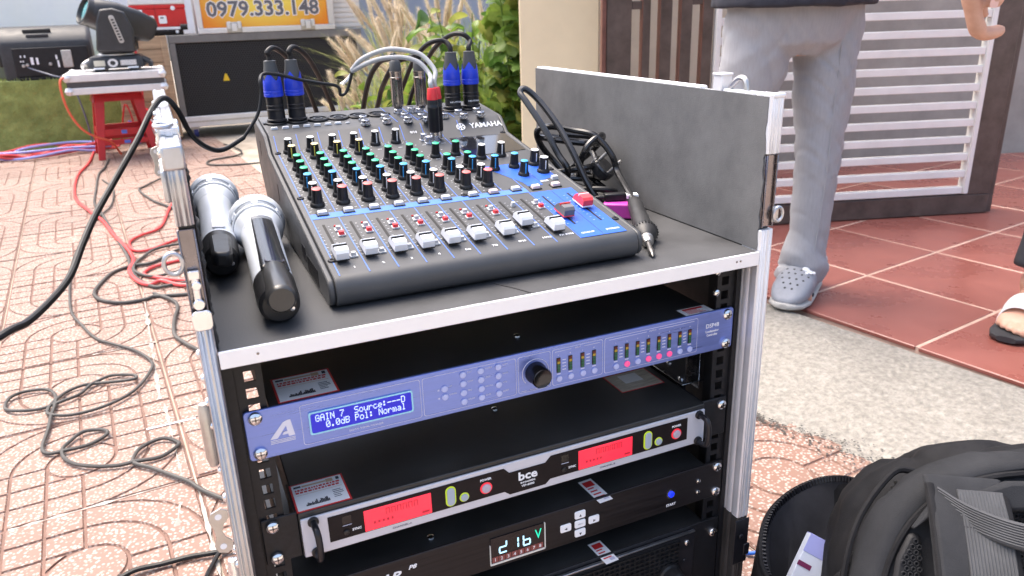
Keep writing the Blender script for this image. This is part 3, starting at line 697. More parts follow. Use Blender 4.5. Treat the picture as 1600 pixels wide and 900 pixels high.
for x, sg in ((.0415, 1), (.4430, 1)):
    vp_('handle', B().tube([(x, -.0036, -.1125), (x, -.012, -.1122), (x+.0005, -.0175, -.1145), (x+.001, -.0195, -.122), (x+.001, -.0195, -.134), (x+.0005, -.0175, -.1415), (x, -.012, -.1437), (x, -.0036, -.1435)], .0029, 12, 6), BLKG)
    for z in (-.1125, -.1435): vp_('handle_foot', B().lathe([(0, 0), (.0048, 0), (.0048, .0016), (.0036, .0022), (0, .0022)], 18, frame((x, -.0035, z), (1, 0, 0), (0, 0, 1))), BLKG)
screws(vi, ((.0088, -.1095), (.0088, -.1412), (.4745, -.1100)))
sticker(rcv, .0535, .0225, -.1033, .0475, .044, 0)
sticker(rcv, .4155, .080, -.1033, .055, .042, 0, 2)
vi('lid_screw', SCRM, .25, .09, -.1034)
# ---- power sequencer
seq = thing('power_sequencer', 'black power sequencer with white arrow keys and a voltage readout, third unit in the rack', 'power sequencer', (.2413, .12, -.228))
sp_, st_, si = shifted(seq)
sp_('front_panel', B().box(-.0002, .4828, .0005, .0035, -.2255, -.1812), mat('black_brushed_panel', (.009, .007, .008), .42, .0, spec=.3, var=.3, vs=90, stretch=(.1, 1, 4), rvar=.08), bevel=.0008)
sp_('chassis', B().box(.021, .4615, .0042, .24, -.225, -.183), BOXT, bevel=.0008)
win = sp_('display', B().box(.2035, .2615, -.0008, .0004, -.2185, -.1895), mat('display_glass', (.008, .008, .01), .12))
sp_('display_frame', B().box(.2025, .2625, -.0014, .0004, -.2205, -.2187).box(.2617, .2627, -.0014, .0004, -.2205, -.1895).box(.2025, .2032, -.0012, .0004, -.2187, -.197), mat('display_frame_ivory', (.7, .68, .62), .4))
CY = mat('cyan_led_segment', (.45, .8, .95), .4, emit=.35); GR = mat('green_led_segment', (.01, .6, .35), .4, emit=.35)
def seg7(b, x, z, s, segs):
    wd, hh, t = .0075*s, .0065*s, .00075
    S = {'a': (0, wd, 2*hh-t, 2*hh+t), 'g': (0, wd, hh-t, hh+t), 'd': (0, wd, -t, t), 'f': (-t, t, hh+t, 2*hh-t), 'e': (-t, t, t, hh-t), 'b': (wd-t, wd+t, hh+t, 2*hh-t), 'c': (wd-t, wd+t, t, hh-t)}
    for k in segs: x0, x1, z0, z1 = S[k]; b.box(x+x0, x+x1, -.0012, -.0008, z+z0, z+z1)
b = B(); seg7(b, .2125, -.2085, 1., 'bged'); seg7(b, .2255, -.2085, .95, 'bc'); seg7(b, .2385, -.2085, .95, 'fgedc')
b.v = [tuple(Vector(a)-Vector(seq.location)) for a in b.v]; part('display_digits', b, CY, win)
st_('V', .0155, GR, .2548, -.0010, -.2005, name='display_digits', sx=.75)
NUMB = mat('brown_number_cell', (.17, .045, .04), .5, emit=.08)
for k in range(8):
    o = sp_('channel_cell', B().box(.2045+.0070*k, .2108+.0070*k, -.0012, -.00085, -.2178, -.2115), NUMB)
    st_(str(k+1), .0052, WHT, .2076+.0070*k, -.0013, -.2148)
KEYW = mat('white_key', (.85, .86, .88), .35)
for x, z, a in ((.2862, -.2045, 180), (.3028, -.1935, 90), (.3190, -.2045, 0), (.3028, -.2045, None), (.3028, -.2155, 270)):
    o = sp_('arrow_key', B().prism(roundrect(x-.0062, x+.0062, z-.0044, z+.0044, .0018, 4), 0, .0016, frame((0, .0006, 0), (1, 0, 0), (0, 0, 1))), KEYW, bevel=.0005)
    if a is not None:
        tri = [(.0018*math.cos(R(a+t)), .0018*math.sin(R(a+t))) for t in (0, 130, 230)]
        bb = B().prism(tri, 0, .0002, frame((x, -.0011, z-.0008), (1, 0, 0), (0, 0, 1))); bb.v = [tuple(Vector(q)-Vector(seq.location)) for q in bb.v]
        part('arrow_mark', bb, STK_D, o)
    else: st_('MENU', .0022, mat('key_grey_print', (.45, .45, .48), .5), x, -.0012, z)
sp_('start_ring', B().lathe([(.0035, 0), (.0056, 0), (.0056, .0008), (.0035, .0008), (.0035, 0)], 24, frame((.415, .0006, -.2045), (1, 0, 0), (0, 0, 1))), CHROME)
sp_('start_key', B().lathe([(.0036, 0), (.0036, .0018), (.0028, .0024), (0, .0025)], 20, frame((.415, .0006, -.2045), (1, 0, 0), (0, 0, 1))), mat('lit_blue_key', (.01, .03, .8), .3, emit=.35))
st_('START', .0042, WHT, .4155, .0003, -.2182, bold=.03)
st_('P8', .0062, WHT, .1245, .0003, -.1935, bold=.03, shear=.3, sx=1.2); st_('AAP', .0125, WHT, .0960, .0003, -.1985, bold=.03, shear=.35, sx=1.3)
screws(si, ((.4745, -.1870), (.4745, -.2187), (.0088, -.187), (.0088, -.2187)))
for z in (-.1985, -.2125): si('panel_screw', SCRM, .4505, .0002, z, rot=(YB, 0, 0)).scale = (.7, .7, .7)
sticker(seq, .3295, .0155, -.1829, .016, .042, .06, 1)
si('lid_screw', SCRM, .150, .02, -.1832)
# ---- power amplifier
amp = thing('power_amplifier', 'black power amplifier with a perforated front, lowest visible unit in the rack', 'amplifier', (.2413, .15, -.36))
ap, at_, ai = shifted(amp)
ap('front_panel', B().box(-.0002, .4828, .0008, .0035, -.348, -.2558), BLKM, bevel=.001)
ap('chassis', B().box(.018, .4646, .0042, .34, -.347, -.258), BOXT, bevel=.001)
ap('face', B().box(.032, .4475, -.003, .0002, -.345, -.2625), BLKG, bevel=.0008)
ap('trim_strip', B().box(.032, .4475, -.0038, -.0003, -.2618, -.2598), ALU, bevel=.0003, seg=1)
g = B()
x = .06
while x < .4262: g.box(x, x+.0018, -.0052, -.0034, -.335, -.2660); x += .0064
z = -.2660
while z > -.336: g.box(.06, .4262, -.0056, -.0033, z-.0016, z); z -= .0056
ap('grille', g, BLKP)
ap('grille_backing', B().box(.059, .427, -.0033, -.0031, -.336, -.265), mat('grille_recess_shade', (.006, .006, .007), .9))  # near-black sheet: shade of the recess behind the bars put into its colour
ap('volume_knob', B().lathe([(.0150, 0), (.0150, .003), (.0128, .0045), (.0120, .016), (.0108, .0172), (0, .0172)], 30, frame((.4130, -.0056, -.3065), (1, 0, 0), (0, 0, 1))), BLKP)
ap('knob_pointer', B().box(.4122, .4138, -.0235, -.0228, -.3005, -.2960), WHT)
o = ai('rack_screw', SCREW, .4372, -.0032, -.2730, rot=(YB, 0, 0)); o.scale = (.62, .62, .62)
ap('panel_screw', B().lathe([(0, .001), (.0022, .0008), (.0026, 0)], 12, frame((.4355, -.0031, -.297), (1, 0, 0), (0, 0, 1))), BLKG)
screws(ai, ((.4748, -.2735), (.0088, -.2735)))
sticker(amp, .3355, .0080, -.2578, .016, .036, .06, 1)
# ================================================================== MIXER
mix = thing('mixing_console', 'dark grey audio mixer with coloured knobs and white faders on the rack shelf', 'mixer', (.2318, .0285, .0634), -.01)
GUN = mat('gunmetal_panel', (.052, .054, .058), .5, .0, var=.12, vs=25, rvar=.08, bump=.04, bs=700)
GUN2 = mat('mixer_cheek_plastic', (.045, .047, .051), .45, 0, var=.2, vs=40, rvar=.08, bump=.15, bs=900, bdist=.0004)
BLUE = mat('blue_panel_print', (.018, .10, .50), .45, var=.05, vs=40)
LBLUE = mat('blue_line_print', (.06, .17, .62), .5)
prof = [(0, .0281), (-.0042, .0268), (-.0078, .0235), (-.0098, .0185), (-.0100, .0125), (-.0082, .0065), (-.0045, .0025), (.004, .0008), (.34, .0008), (.375, .012), (.415, .05), (.422, .075), (.424, .098), (.418, .1115), (.334, .1018), (.3275, .0990), (.309, .0828)]
prof = prof[::-1]
YZ = Matrix(((0, 0, 1, 0), (1, 0, 0, 0), (0, 1, 0, 0), (0, 0, 0, 1)))    # (v,z,u) -> (x=u,y=v,z)
part('body', B().prism(prof, -.1445, .1445, YZ), GUN, mix, .0012, 40)
def grow(pr, e):
    n = len(pr); out = []
    for i in range(n):
        a, c, d = Vector(pr[i-1]), Vector(pr[i]), Vector(pr[(i+1) % n])
        n1 = (c-a).normalized(); n2 = (d-c).normalized(); nn = Vector((-n1.y-n2.y, n1.x+n2.x)); nn.normalize(); out.append(tuple(c+nn*e))
    return out
g1 = [(a, max(.0004, z)) for a, z in grow(prof, -.0014)]
for s in (-1, 1):
    part('side_cheek', B().prism(g1, .1449, .1502, YZ) if s > 0 else B().prism(g1, -.1502, -.1449, YZ), GUN2, mix, .0016, 40)
for s in (-1, 1):
    for v in (.04, .30): part('rubber_foot', B().box(s*.125-.008, s*.125+.008, v-.008, v+.008, -.0003, .0008), BLKP, mix)
AL = math.atan(.177)
def PM(u, v, h=0.): return T(u, v, .0281+.177*v) @ RX(AL) @ T(0, 0, h)
SR = .114
def RM(u, v, h=0.): return T(u, v, .1015+(v-.332)*SR+.0003) @ RX(math.atan(SR)) @ T(0, 0, h)
FA = math.atan2(.0162, .0185)
def FM(u, t, h=0.): return T(u, .309+.0185*t, .0828+.0162*t) @ RX(FA) @ T(0, 0, h)
def put(name, me, M, parent=None):
    o = link(name, me, parent or mix); o.matrix_local = M; return o
# vent slots and legend on the left cheek
b = B()
for k in range(9): b.box(-.1508, -.1501, .04+.006*k, .0428+.006*k, .006, .022)
part('cheek_vent', b, BLKP, mix)
part('cheek_badge', B().box(-.1506, -.1500, .10, .118, .012, .026).box(-.1506, -.1500, .25, .262, .04, .058).box(-.1506, -.1500, .375, .38, .07, .088), BLKG, mix)
# blue print
b = B()
for u in (-.1390, -.1137, -.0887, -.0638, -.0390, -.0143, .0118, .0382, .0615, .0862):
    b2 = B().box(-.0004, .0004, -.0025, .309, 0, .00012, PM(u, 0, .0001))
    b2.box(-.0004, .0004, 0, .0245, 0, .00012, FM(u, .0, .0001))
    if u > .0: b2.box(-.0004, .0004, 0, .084, 0, .00012, RM(u, .334, .0001))
    part('channel_line', b2, LBLUE, mix, smooth=0)
part('blue_band', B().box(-.1385, .087, .1145, .1265, 0, .00012, PM(0, 0, .0002)), LBLUE, mix, smooth=0)
bm = B().box(.0870, .1105, -.0025, .1125, 0, .00012, PM(0, 0, .0002)).box(.1112, .1355, -.0025, .1125, 0, .00012, PM(0, 0, .0002))
bm.prism([(.0672, .199), (.092, .142), (.093, .130), (.1105, .130), (.1105, .199)][::1], 0, .00012, PM(0, 0, .0002)).prism([(.1112, .140), (.1355, .150), (.1355, .176), (.120, .199), (.1112, .199)], 0, .00012, PM(0, 0, .0002))
part('blue_field', bm, BLUE, mix, smooth=0)
# countersunk panel screws
for u, v in ((-.146, .304), (-.146, .167), (-.146, .0255), (.146, .304), (.146, .167), (.146, .0255), (.0195, .125)):
    o = put('panel_screw', B().lathe([(.0036, 0), (.0036, .0006), (.003, .0014), (.0014, .0015), (.001, .0008), (0, .0008)], 16).mesh('panel_screw', BLKG), PM(u*.955, v))
# knobs
def knobmesh(r, h):
    b = B(); rings = []; n = 28
    def ring(rr, z, fl=0.): return [(rr*(1-fl*(i % 2))*math.cos(2*math.pi*i/n), rr*(1-fl*(i % 2))*math.sin(2*math.pi*i/n), z) for i in range(n)]
    rings = [ring(r*1.12, 0), ring(r*1.12, .002), ring(r*1.0, .0034), ring(r*.9, .0042, .05), ring(r*.80, h*.6, .06), ring(r*.74, h-.0012, .05), ring(r*.70, h-.0002), ring(r*.6, h)]
    b.loft(rings); return b.mesh('knob', BLKP, 30)
KN, KNB = knobmesh(.0057, .0165), knobmesh(.0064, .0175)
CAPC = {c: mat('knob_cap_'+c, v, .45, var=.04) for c, v in (('white', (.72, .71, .68)), ('yellow', (.70, .58, .30)), ('green', (.02, .42, .20)), ('blue', (.05, .33, .62)), ('red', (.72, .13, .12)))}
PTR = {c: mat('knob_pointer_'+c, v, .5) for c, v in (('white', (.8, .8, .8)), ('yellow', (.75, .62, .1)), ('blue', (.04, .35, .75)), ('green', (.75, .75, .75)), ('red', (.75, .75, .75)))}
capm = {(c, s): B().lathe([(.0041*s, 0), (.0041*s, .0005), (.0036*s, .0008), (0, .0008)], 20).mesh('knob_cap', CAPC[c]) for c in CAPC for s in (1., 1.12)}
ptrm = {c: B().box(-.0005, .0005, -.0054, -.0040, .0032, .0150).box(-.0004, .0004, -.0034, 0, .01735, .0175).mesh('knob_pointer', PTR[c]) for c in PTR}
PRN = mat('pale_legend_print', (.55, .57, .60), .6)
prn = B()
def knob(u, v, c, big=False, a=None, ptr=True):
    a = rnd.uniform(-.35, .35) if a is None else a
    o = put('knob', KNB if big else KN, PM(u, v) @ RZ(a))
    hh = .0175 if big else .0165
    link('knob_cap', capm[(c, 1.12 if big else 1.)], o, (0, 0, hh-.0001))
    if ptr: link('knob_pointer', ptrm[c], o)
    for k in range(9):
        t = R(-130+k*32.5)-math.pi*.5+math.pi
        prn.box(-.00028, .00028, .0078, .0096, 0, .0001, PM(u, v, .0001) @ RZ(R(-130+32.5*k)))
UC = [-.1270, -.1018, -.0764, -.0513, -.0259, -.0009, .0285, .0530]
for k, u in enumerate(UC):
    if k < 6: knob(u, .3040, 'white', a=.3 if k < 4 else .1)
    if k < 4: knob(u, .2795, 'yellow', a=-.25)
    if k < 6:
        for v in (.2480, .2285, .2090): knob(u, v, 'green', ptr=False)
    else:
        knob(u, .243, 'green', ptr=False); knob(u, .2045, 'green', ptr=False)
    knob(u, .1895, 'blue', a=-.35); knob(u, .1640, 'white', a=-.35); knob(u, .1450, 'red', True, ptr=False)
knob(.0776, .2236, 'white', ptr=False); knob(.0778, .1850, 'blue', a=-.2); knob(.1025, .2245, 'white', a=-.1)
knob(.1020, .1855, 'blue', ptr=False); knob(.1024, .1600, 'blue', a=0); knob(.1280, .1870, 'white', True, a=0); knob(.1276, .1624, 'white', True, a=0)
for k, u in enumerate(UC):           # tiny legends beside controls
    for v in (.145, .164, .19, .21, .229, .248, .28, .304):
        prn.box(u-.0105, u-.0085, v-.0115, v-.0107, 0, .0001, PM(0, 0, .0001)).box(u+.0082, u+.0102, v-.0115, v-.0107, 0, .0001, PM(0, 0, .0001)).box(u-.002, u+.003, v+.0102, v+.0110, 0, .0001, PM(0, 0, .0001))
# faders
SLOT = mat('fader_slot_black', (.004, .004, .004), .7)
def fadermesh(c1, c2, name):
    pr = [(-.0112, .0034), (-.0118, .0092), (-.0098, .0118), (-.0030, .0122), (-.0012, .0100), (.0006, .0128), (.0022, .0124), (.0028, .0113), (.0045, .0112), (.0050, .0100), (.0066, .0098), (.0072, .0084), (.0088, .0080), (.0094, .0064), (.0108, .0034)]
    a = B().prism([(p[0], p[1]) for p in pr], -.0056, .0056, YZ)
    bse = B().box(-.0058, .0058, -.0112, .0108, .0020, .0034)
    stem = B().box(-.0012, .0012, -.004, .004, -.001, .0022)
    line = B().box(-.0058, .0058, -.0013, -.0005, .0106, .0129)
    return mesh2(name, [a, bse, line, stem], [c1, c2, c2 if name != 'fader_cap_white' else SLOT, BLKP], 25)
FW = mat('white_fader_plastic', (.60, .63, .68), .4, var=.04, vs=60); FR_ = mat('red_fader_plastic', (.70, .05, .06), .4); FG = mat('grey_fader_plastic', (.12, .12, .13), .45); FWW = mat('fader_base_white', (.75, .75, .76), .45)
fm = {'w': fadermesh(FW, BLKP, 'fader_cap_white'), 'r': fadermesh(FR_, FWW, 'fader_cap_red'), 'g': fadermesh(FG, FR_, 'fader_cap_grey')}
FU = [(-.1312, .0290, 'w'), (-.1057, .0310, 'w'), (-.0804, .0290, 'w'), (-.0556, .0280, 'w'), (-.0310, .0290, 'w'), (-.0065, .0285, 'w'), (.0222, .0295, 'w'), (.0468, .0430, 'w'), (.0708, .0235, 'w'), (.0952, .0500, 'g'), (.1242, .0655, 'r')]
slm = B().box(-.0011, .0011, -.0365, .0365, 0, .0003).mesh('fader_slot', SLOT, 0)
for k, (u, v, c) in enumerate(FU):
    o = put('fader_slot', slm, PM(u, .0625, .0003))
    put('fader', fm[c], PM(u, v, .0004))
    for j in range(10): prn.box(u-.0072, u-.0052, .03+.0072*j, .0304+.0072*j, 0, .0001, PM(0, 0, .0003)).box(u+.0030, u+.0046, .03+.0072*j, .0304+.0072*j, 0, .0001, PM(0, 0, .0003))
# buttons
def btn(wd, dp_, h, m, nm='push_button'):
    o = B().prism(roundrect(-wd/2, wd/2, -dp_/2, dp_/2, .0009, 2), 0, h, None, top=roundrect(-wd/2+.0006, wd/2-.0006, -dp_/2+.0006, dp_/2-.0006, .0008, 2)); return o.mesh(nm, m, 25)
BW = mat('pale_button_plastic', (.50, .52, .55), .35, var=.05, vs=50); BP = mat('pinkish_button_plastic', (.62, .50, .50), .35); BGY = mat('light_grey_button', (.40, .42, .44), .35); BRD = mat('red_button_plastic', (.70, .04, .05), .4)
bW, bP, bG, bR = btn(.0095, .0070, .0036, BW), btn(.0095, .0070, .0036, BP), btn(.0052, .0046, .0040, BGY), btn(.0056, .0050, .0042, BRD)
colr = B().box(-.0058, .0058, -.0045, .0045, 0, .0009).mesh('button_collar', BLKP, 0); colr2 = B().box(-.0034, .0034, -.0032, .0032, 0, .0012).mesh('button_collar', BW, 0)
for u, c in ((-.1270, bW), (-.1018, bW), (-.0764, bW), (-.0515, bW), (-.0268, bW), (-.0022, bW), (.0272, bW), (.0500, bP), (.0755, bW), (.0980, bP), (.1215, bP)):
    o = put('push_button', c, PM(u, .1225 if u < .09 else .1205, .0003)); link('button_collar', colr, o)
LEDR = B().lathe([(.0013, 0), (.0013, .0005), (.0008, .0012), (0, .0014)], 10).mesh('peak_light', mat('red_lamp_lens', (.42, .02, .02), .25))
for k, u in enumerate([-.1205, -.0950, -.0702, -.0457, -.0210, .0036, .0312]):
    put('peak_light', LEDR, PM(u-.0012, .0925, .0002))
for u in (-.1205, -.0950, -.0702, -.0457, -.0210, .0036, .0312, .0806):
    o = put('push_button', bG, PM(u, .0840, .0003)); link('button_collar', colr2, o)
    o = put('push_button', bR, PM(u+.0004, .0725, .0003)); link('button_collar', colr2, o)
for u in (-.1200, -.0950, -.0702, -.0453, -.0206, .0038, .0318, .0560, .0806):
    o = put('push_button', bG, PM(u, .0285 if u < .05 else .034, .0003)); link('button_collar', colr2, o)
o = put('push_button', bG, PM(.0560, .085, .0003)); o = put('push_button', bW, PM(.1300, .1395, .0003)); o.scale = (.8, .8, 1)
prn.box(.112, .121, .1375, .1410, 0, .0001, PM(0, 0, .0003))
for k, (u, s) in enumerate(((-.124, '1'), (-.099, '2'), (-.074, '3'), (-.049, '4'), (-.022, '5/6'), (.004, '7/8'), (.031, '9/10'), (.056, '11/12'), (.0765, 'FX RTN'), (.098, 'GROUP'), (.125, 'STEREO'))):
    put('lettering', tmesh(s, .0042, WHT if k < 9 else LN, bold=.02), PM(u, .0085 if k < 9 else .006, .0004))
for u, s in ((-.024, '5/6'), (.001, '7/8'), (.026, '9/10')): put('lettering', tmesh(s, .005, WHT, bold=.02), FM(u, .45, .0003))
part('panel_print', prn, PRN, mix, smooth=0)
# meter window (glossy) and phono sockets
mw = part('meter_window', B().prism([(.0660, .2370), (.1130, .2370), (.1400, .2400), (.1400, .3040), (.0660, .3040)], 0, .0005, PM(0, 0, .0002)), mat('black_gloss_window', (.012, .012, .015), .06, coat=.6), mix)
RCAM = mesh2('phono_socket', [B().lathe([(.0052, 0), (.0052, .0018), (.0042, .002), (.0042, .0085), (.0032, .0085), (.0032, .004), (0, .004)], 18), B().lathe([(.0036, .0040), (.0036, .0060), (0, .0060)], 14)], [CHROME, WHT])
for u, v in ((.0335, .3020), (.0360, .2905), (.0455, .2900), (.0490, .3010)): put('phono_socket', RCAM, PM(u, v))
for u in (.0045, .0105): put('peak_light', LEDR, PM(u, .268, .0003)).scale = (1.5, 1.5, 1)
# rear sockets
COMB = mesh2('combo_socket', [B().lathe([(.0128, 0), (.0128, .0016), (.0118, .0026), (.0104, .0026), (.0100, .0012), (0, .0012)], 28), B().lathe([(.0062, .0012), (.0062, .0024), (.0040, .0024), (.0034, .0014), (0, .0013)], 18).box(-.0155, -.0120, -.0035, .0035, 0, .0018).box(.0120, .0155, -.0035, .0035, 0, .0018)], [BLKP, BLKG])
JACK = B().lathe([(.0062, 0), (.0062, .0025)], 6).lathe([(.0050, .0025), (.0050, .0062), (.0044, .0068), (.0030, .0068), (.0030, .0030), (0, .0030)], 18).mesh('jack_socket', CHROME, 30)
for u in (-.128, -.1028, -.0775, -.052, -.027, -.0018, .0955, .1205): put('combo_socket', COMB, RM(u, .378 if u < .05 else .372, 0))
for u, v in ((-.0265, .354), (-.0285, .334), (.0010, .354), (-.0015, .334), (.0245, .375), (.0430, .378), (.0260, .351), (.0245, .331), (.0520, .370), (.0450, .342), (.0470, .325), (.0960, .346), (.0960, .326), (.1215, .348), (.1195, .327), (.0735, .336), (.0700, .358)):
    put('jack_socket', JACK, RM(u, v, 0))
for u in (-.1345, -.1215, -.1095, -.0965, -.0840, -.0710, -.0590): o = put('push_button', bW, RM(u, .349, .0003)); o.scale = (.85, .75, .6)
put('push_button', bG, RM(-.047, .349, .0003)).scale = (1, .8, .3)
put('panel_screw', B().lathe([(.0036, 0), (.0036, .0014), (0, .0015)], 14).mesh('panel_screw', BLKG), RM(.1395, .405))
# maker's name on the sloping face
put('lettering', tmesh('YAMAHA', .0115, mat('silver_lettering', (.80, .82, .85), .4), bold=.012, sx=.92), FM(.1225, .52, .0004))
b = B(); em = FM(.0885, .52, .0003)
b.tube([(.0054*math.cos(2*math.pi*k/20), .0054*math.sin(2*math.pi*k/20), 0) for k in range(20)], .00042, 5, 1, True)
for k in range(3):
    a = R(60*k+30); b.box(-.0042, .0042, -.00035, .00035, -.0002, .0003, RZ(a))
    for s in (-1, 1): b.box(s*.0042-.0006, s*.0042+.0006, -.0012, .0012, -.0002, .0003, RZ(a))
put('emblem', b.mesh('emblem', mat('silver_lettering_emblem', (.80, .82, .85), .4), 0), em)
# ================================================================== MICROPHONES
SILB = mat('pale_silver_paint', (.62, .67, .74), .35, .1, var=.04, vs=40, rvar=.08); SILM = mat('silver_mesh', (.20, .23, .27), .5, .3, var=.6, vs=1100, bump=1., bs=1400)
GLB = mat('gloss_black_shell', (.010, .010, .011), .18, coat=.2, var=.1, vs=20)
def microphone(name, label, tail, head, roll_, swap):
    tail, head = Vector(tail), Vector(head); ax = (head-tail).normalized()
    root = thing(name, label, 'microphone', tail, 0, 'silver wireless microphones lying on the rack shelf')
    M = frame((0, 0, 0), ax, ax.cross(Vector((0, 0, 1))).cross(ax) * 1)          # x along mic, y up
    M = frame((0, 0, 0), ax, Vector((0, 0, 1)).cross(ax))                         # x along, y sideways, z up
    L = M @ RY(R(90)) if False else M
    LZ = M @ Matrix(((0, 0, 1, 0), (0, 1, 0, 0), (-1, 0, 0, 0), (0, 0, 0, 1))) @ RZ(roll_)   # lathe z -> mic axis
    part('body', B().lathe([(.0150, .052), (.0165, .054), (.0168, .10), (.0176, .16), (.0186, .192), (.0184, .198)], 36, LZ), SILB, root)
    part('collar', B().lathe([(.0186, .196), (.0200, .202), (.0228, .208), (.0240, .211), (.0240, .213), (.0228, .214)], 36, LZ), SILB, root)
    part('grille', B().lathe([(.0228, .212), (.0262, .240), (.0262, .249), (.0215, .2525), (.012, .2555), (0, .2562)], 36, LZ), SILM, root)
    cg = part('grille_cage', B().lathe([(.0245, .2205), (.0254, .2225), (.0252, .2245), (.0240, .2245)], 36, LZ), SILB, root)
    b = B().lathe([(.0262, .2345), (.0280, .2365), (.0286, .2400), (.0286, .2470), (.0270, .2512), (.0222, .2535), (.0212, .2520), (.0255, .2480), (.0258, .2345)], 36, LZ)
    part('head_ring', b, SILB, root)
    for k in range(6): 
        a = R(60*k+20)
        part('head_bar', B().box(-.0030, .0030, .0238, .0262, .2235, .2360, LZ @ RZ(a)), SILB, root)
    b = B()
    for k in range(56): b.box(-.0005, .0005, .0215, .0278, .2495, .2530, LZ @ RZ(2*math.pi*k/56))
    part('rim_ribs', b, SILB, root)
    # black shell strip over the top of the body, and the tail
    if not swap:
        vs = []; fs = []; na, ny = 12, 14
        for j in range(ny+1):
            y = .050+.148*j/ny; rr = .0168+(.0188-.0168)*max(0, (y-.1)/.105)+.0009; wv = R(40)*(1-.25*j/ny)
            for i in range(na+1):
                a = -wv+2*wv*i/na+math.pi; vs.append((rr*math.cos(a), rr*math.sin(a), y))
        fs = [(j*(na+1)+i, j*(na+1)+i+1, (j+1)*(na+1)+i+1, (j+1)*(na+1)+i) for j in range(ny) for i in range(na)]
        o = part('battery_shell', B().add(vs, fs, LZ), GLB, root, smooth=60)
        sd_ = o.modifiers.new('solid', 'SOLIDIFY'); sd_.thickness = .0012; sd_.offset = 0
        part('shell_latch', B().box(-.0192, -.0178, -.008, .008, .058, .0595, LZ).box(-.0192, -.0178, -.008, -.0068, .058, .064, LZ).box(-.0192, -.0178, .0068, .008, .058, .064, LZ), DISH, root)
    part('tail_cap', B().lathe([(.0, .006), (.013, .006), (.0158, .009), (.0166, .018), (.0168, .0535), (.0155, .0545)], 32, LZ), BLKP, root)
    if not swap:
        part('tail_cylinder', B().lathe([(0, -.004), (.0095, -.004), (.0112, -.002), (.0116, .0), (.0116, .056), (.0105, .060), (0, .061)], 28, LZ @ T(-.0085, 0, 0)), mat('smoked_tail_plastic', (.028, .028, .028), .3, coat=.15, var=.1, vs=30), root)
    else:
        part('tail_fin', B().prism([(-.009, -.018), (-.0100, .03), (-.006, .038), (.006, .038), (.0100, .03), (.009, -.018), (.006, -.024), (-.006, -.024)], -.018, -.004, LZ @ Matrix(((0, 0, 1, 0), (1, 0, 0, 0), (0, 1, 0, 0), (0, 0, 0, 1)))), BLKP, root, .003)
        part('model_label', B().box(-.0182, -.0171, -.006, .006, .060, .085, LZ), STK_W, root)
    part('set_screw', B().lathe([(0, 0), (.002, 0), (.002, .0012), (0, .0014)], 10, LZ @ T(.002, -.0095, .0058) @ RX(math.pi)), CHROME, root)
    return root
microphone('wireless_microphone', 'silver wireless microphone with a glossy black battery strip, nearest the mixer', (.0405, .0045, .0802), (.0556, .278, .0925), R(10), False)
microphone('wireless_microphone', 'silver wireless microphone with a black tail fin tucked against the case side', (.0095, .150, .0802), (.0240, .425, .0925), R(6), True)
# ================================================================== PLUGS AND CABLES ON THE MIXER
mixM = T(*mix.location) @ RZ(-.01)
XBL = mat('blue_plug_collar', (.018, .055, .62), .38, var=.04, vs=40); SHL = mat('gunmetal_plug_shell', (.30, .28, .27), .22, 1, var=.15, vs=80, rvar=.08); GRYC = mat('grey_cable_jacket', (.33, .34, .35), .45, var=.1, vs=60)
DRK = mat('dark_grey_boot', (.055, .058, .062), .5)
def xlr(name, u, v, path, label, mark=False):
    base = mixM @ RM(u, v, .0030); loc = base.translation
    root = thing(name, label, 'audio cable', loc, 0, 'audio cables plugged into the mixer')
    part('plug_shell', B().lathe([(0, 0), (.0118, 0), (.0118, .0020), (.0104, .0028), (.0102, .012), (.0106, .0125), (.0106, .0140), (.0102, .0145), (.0102, .0165), (.0106, .017), (.0106, .0185), (.0102, .019), (.0103, .030)], 30), BLKG, root)
    b = B().lathe([(.0100, .0285), (.0112, .029), (.0114, .0300), (.0114, .0322), (.0110, .0326), (.0114, .0330), (.0115, .0352), (.0111, .0356), (.0114, .0362), (.0106, .0475), (.0096, .0478)], 32)
    part('plug_collar', b, XBL, root)
    b = B(); n = 32
    for k in range(4):       # crown teeth
        a0 = R(90*k+20); vs = []
        for i in range(9):
            a = a0+R(90)*i/8; h = .0470+.0105*(1-abs(i-4)/4)
            rr = .0106-(h-.047)*.12; vs += [(.0105*math.cos(a), .0105*math.sin(a), .0465), (rr*math.cos(a), rr*math.sin(a), h)]
        b.add(vs, [(2*i, 2*i+2, 2*i+3, 2*i+1) for i in range(8)])
    part('collar_crown', b, XBL, root, smooth=60)
    part('plug_boot', B().lathe([(.0098, .046), (.0092, .054), (.0074, .0655), (.0072, .070), (.0042, .0708)], 24), DRK, root)
    if mark: text('NEUTRIK', .0030, WHT, root, T(0, -.0106, .0080) @ FRONT, sx=1.3)
    pts = [Vector((0, 0, .068)), Vector((0, 0, .076))]+[Vector(p)-loc for p in path]
    part('cable', B().tube(pts, .0032, 10, 6), RUB, root)
    return root
G_ = 'audio cables plugged into the mixer'
tailp = lambda x, y, z: [(x, y, z), (x+.01, y+.06, z-.12), (x+.02, y+.10, z-.36), (x+.03, y+.14, -.55)]
xlr('plugged_cable', -.1265, .378, [(.1075, .4055, .2535), (.116, .412, .2575), (.129, .43, .250), (.146, .46, .231), (.166, .5, .2), (.184, .54, .15), (.195, .56, .08), (.2, .58, -.2), (.21, .62, -.57)], 'black cable with a blue collared plug at the outer left corner of the mixer')
xlr('plugged_cable', -.1020, .378, [(.1325, .4055, .2535), (.140, .412, .2575), (.155, .43, .248), (.171, .46, .228), (.190, .5, .194), (.208, .54, .15), (.22, .56, .08), (.23, .58, -.2), (.24, .62, -.57)], 'black cable with a blue collared plug, second from the left corner of the mixer')
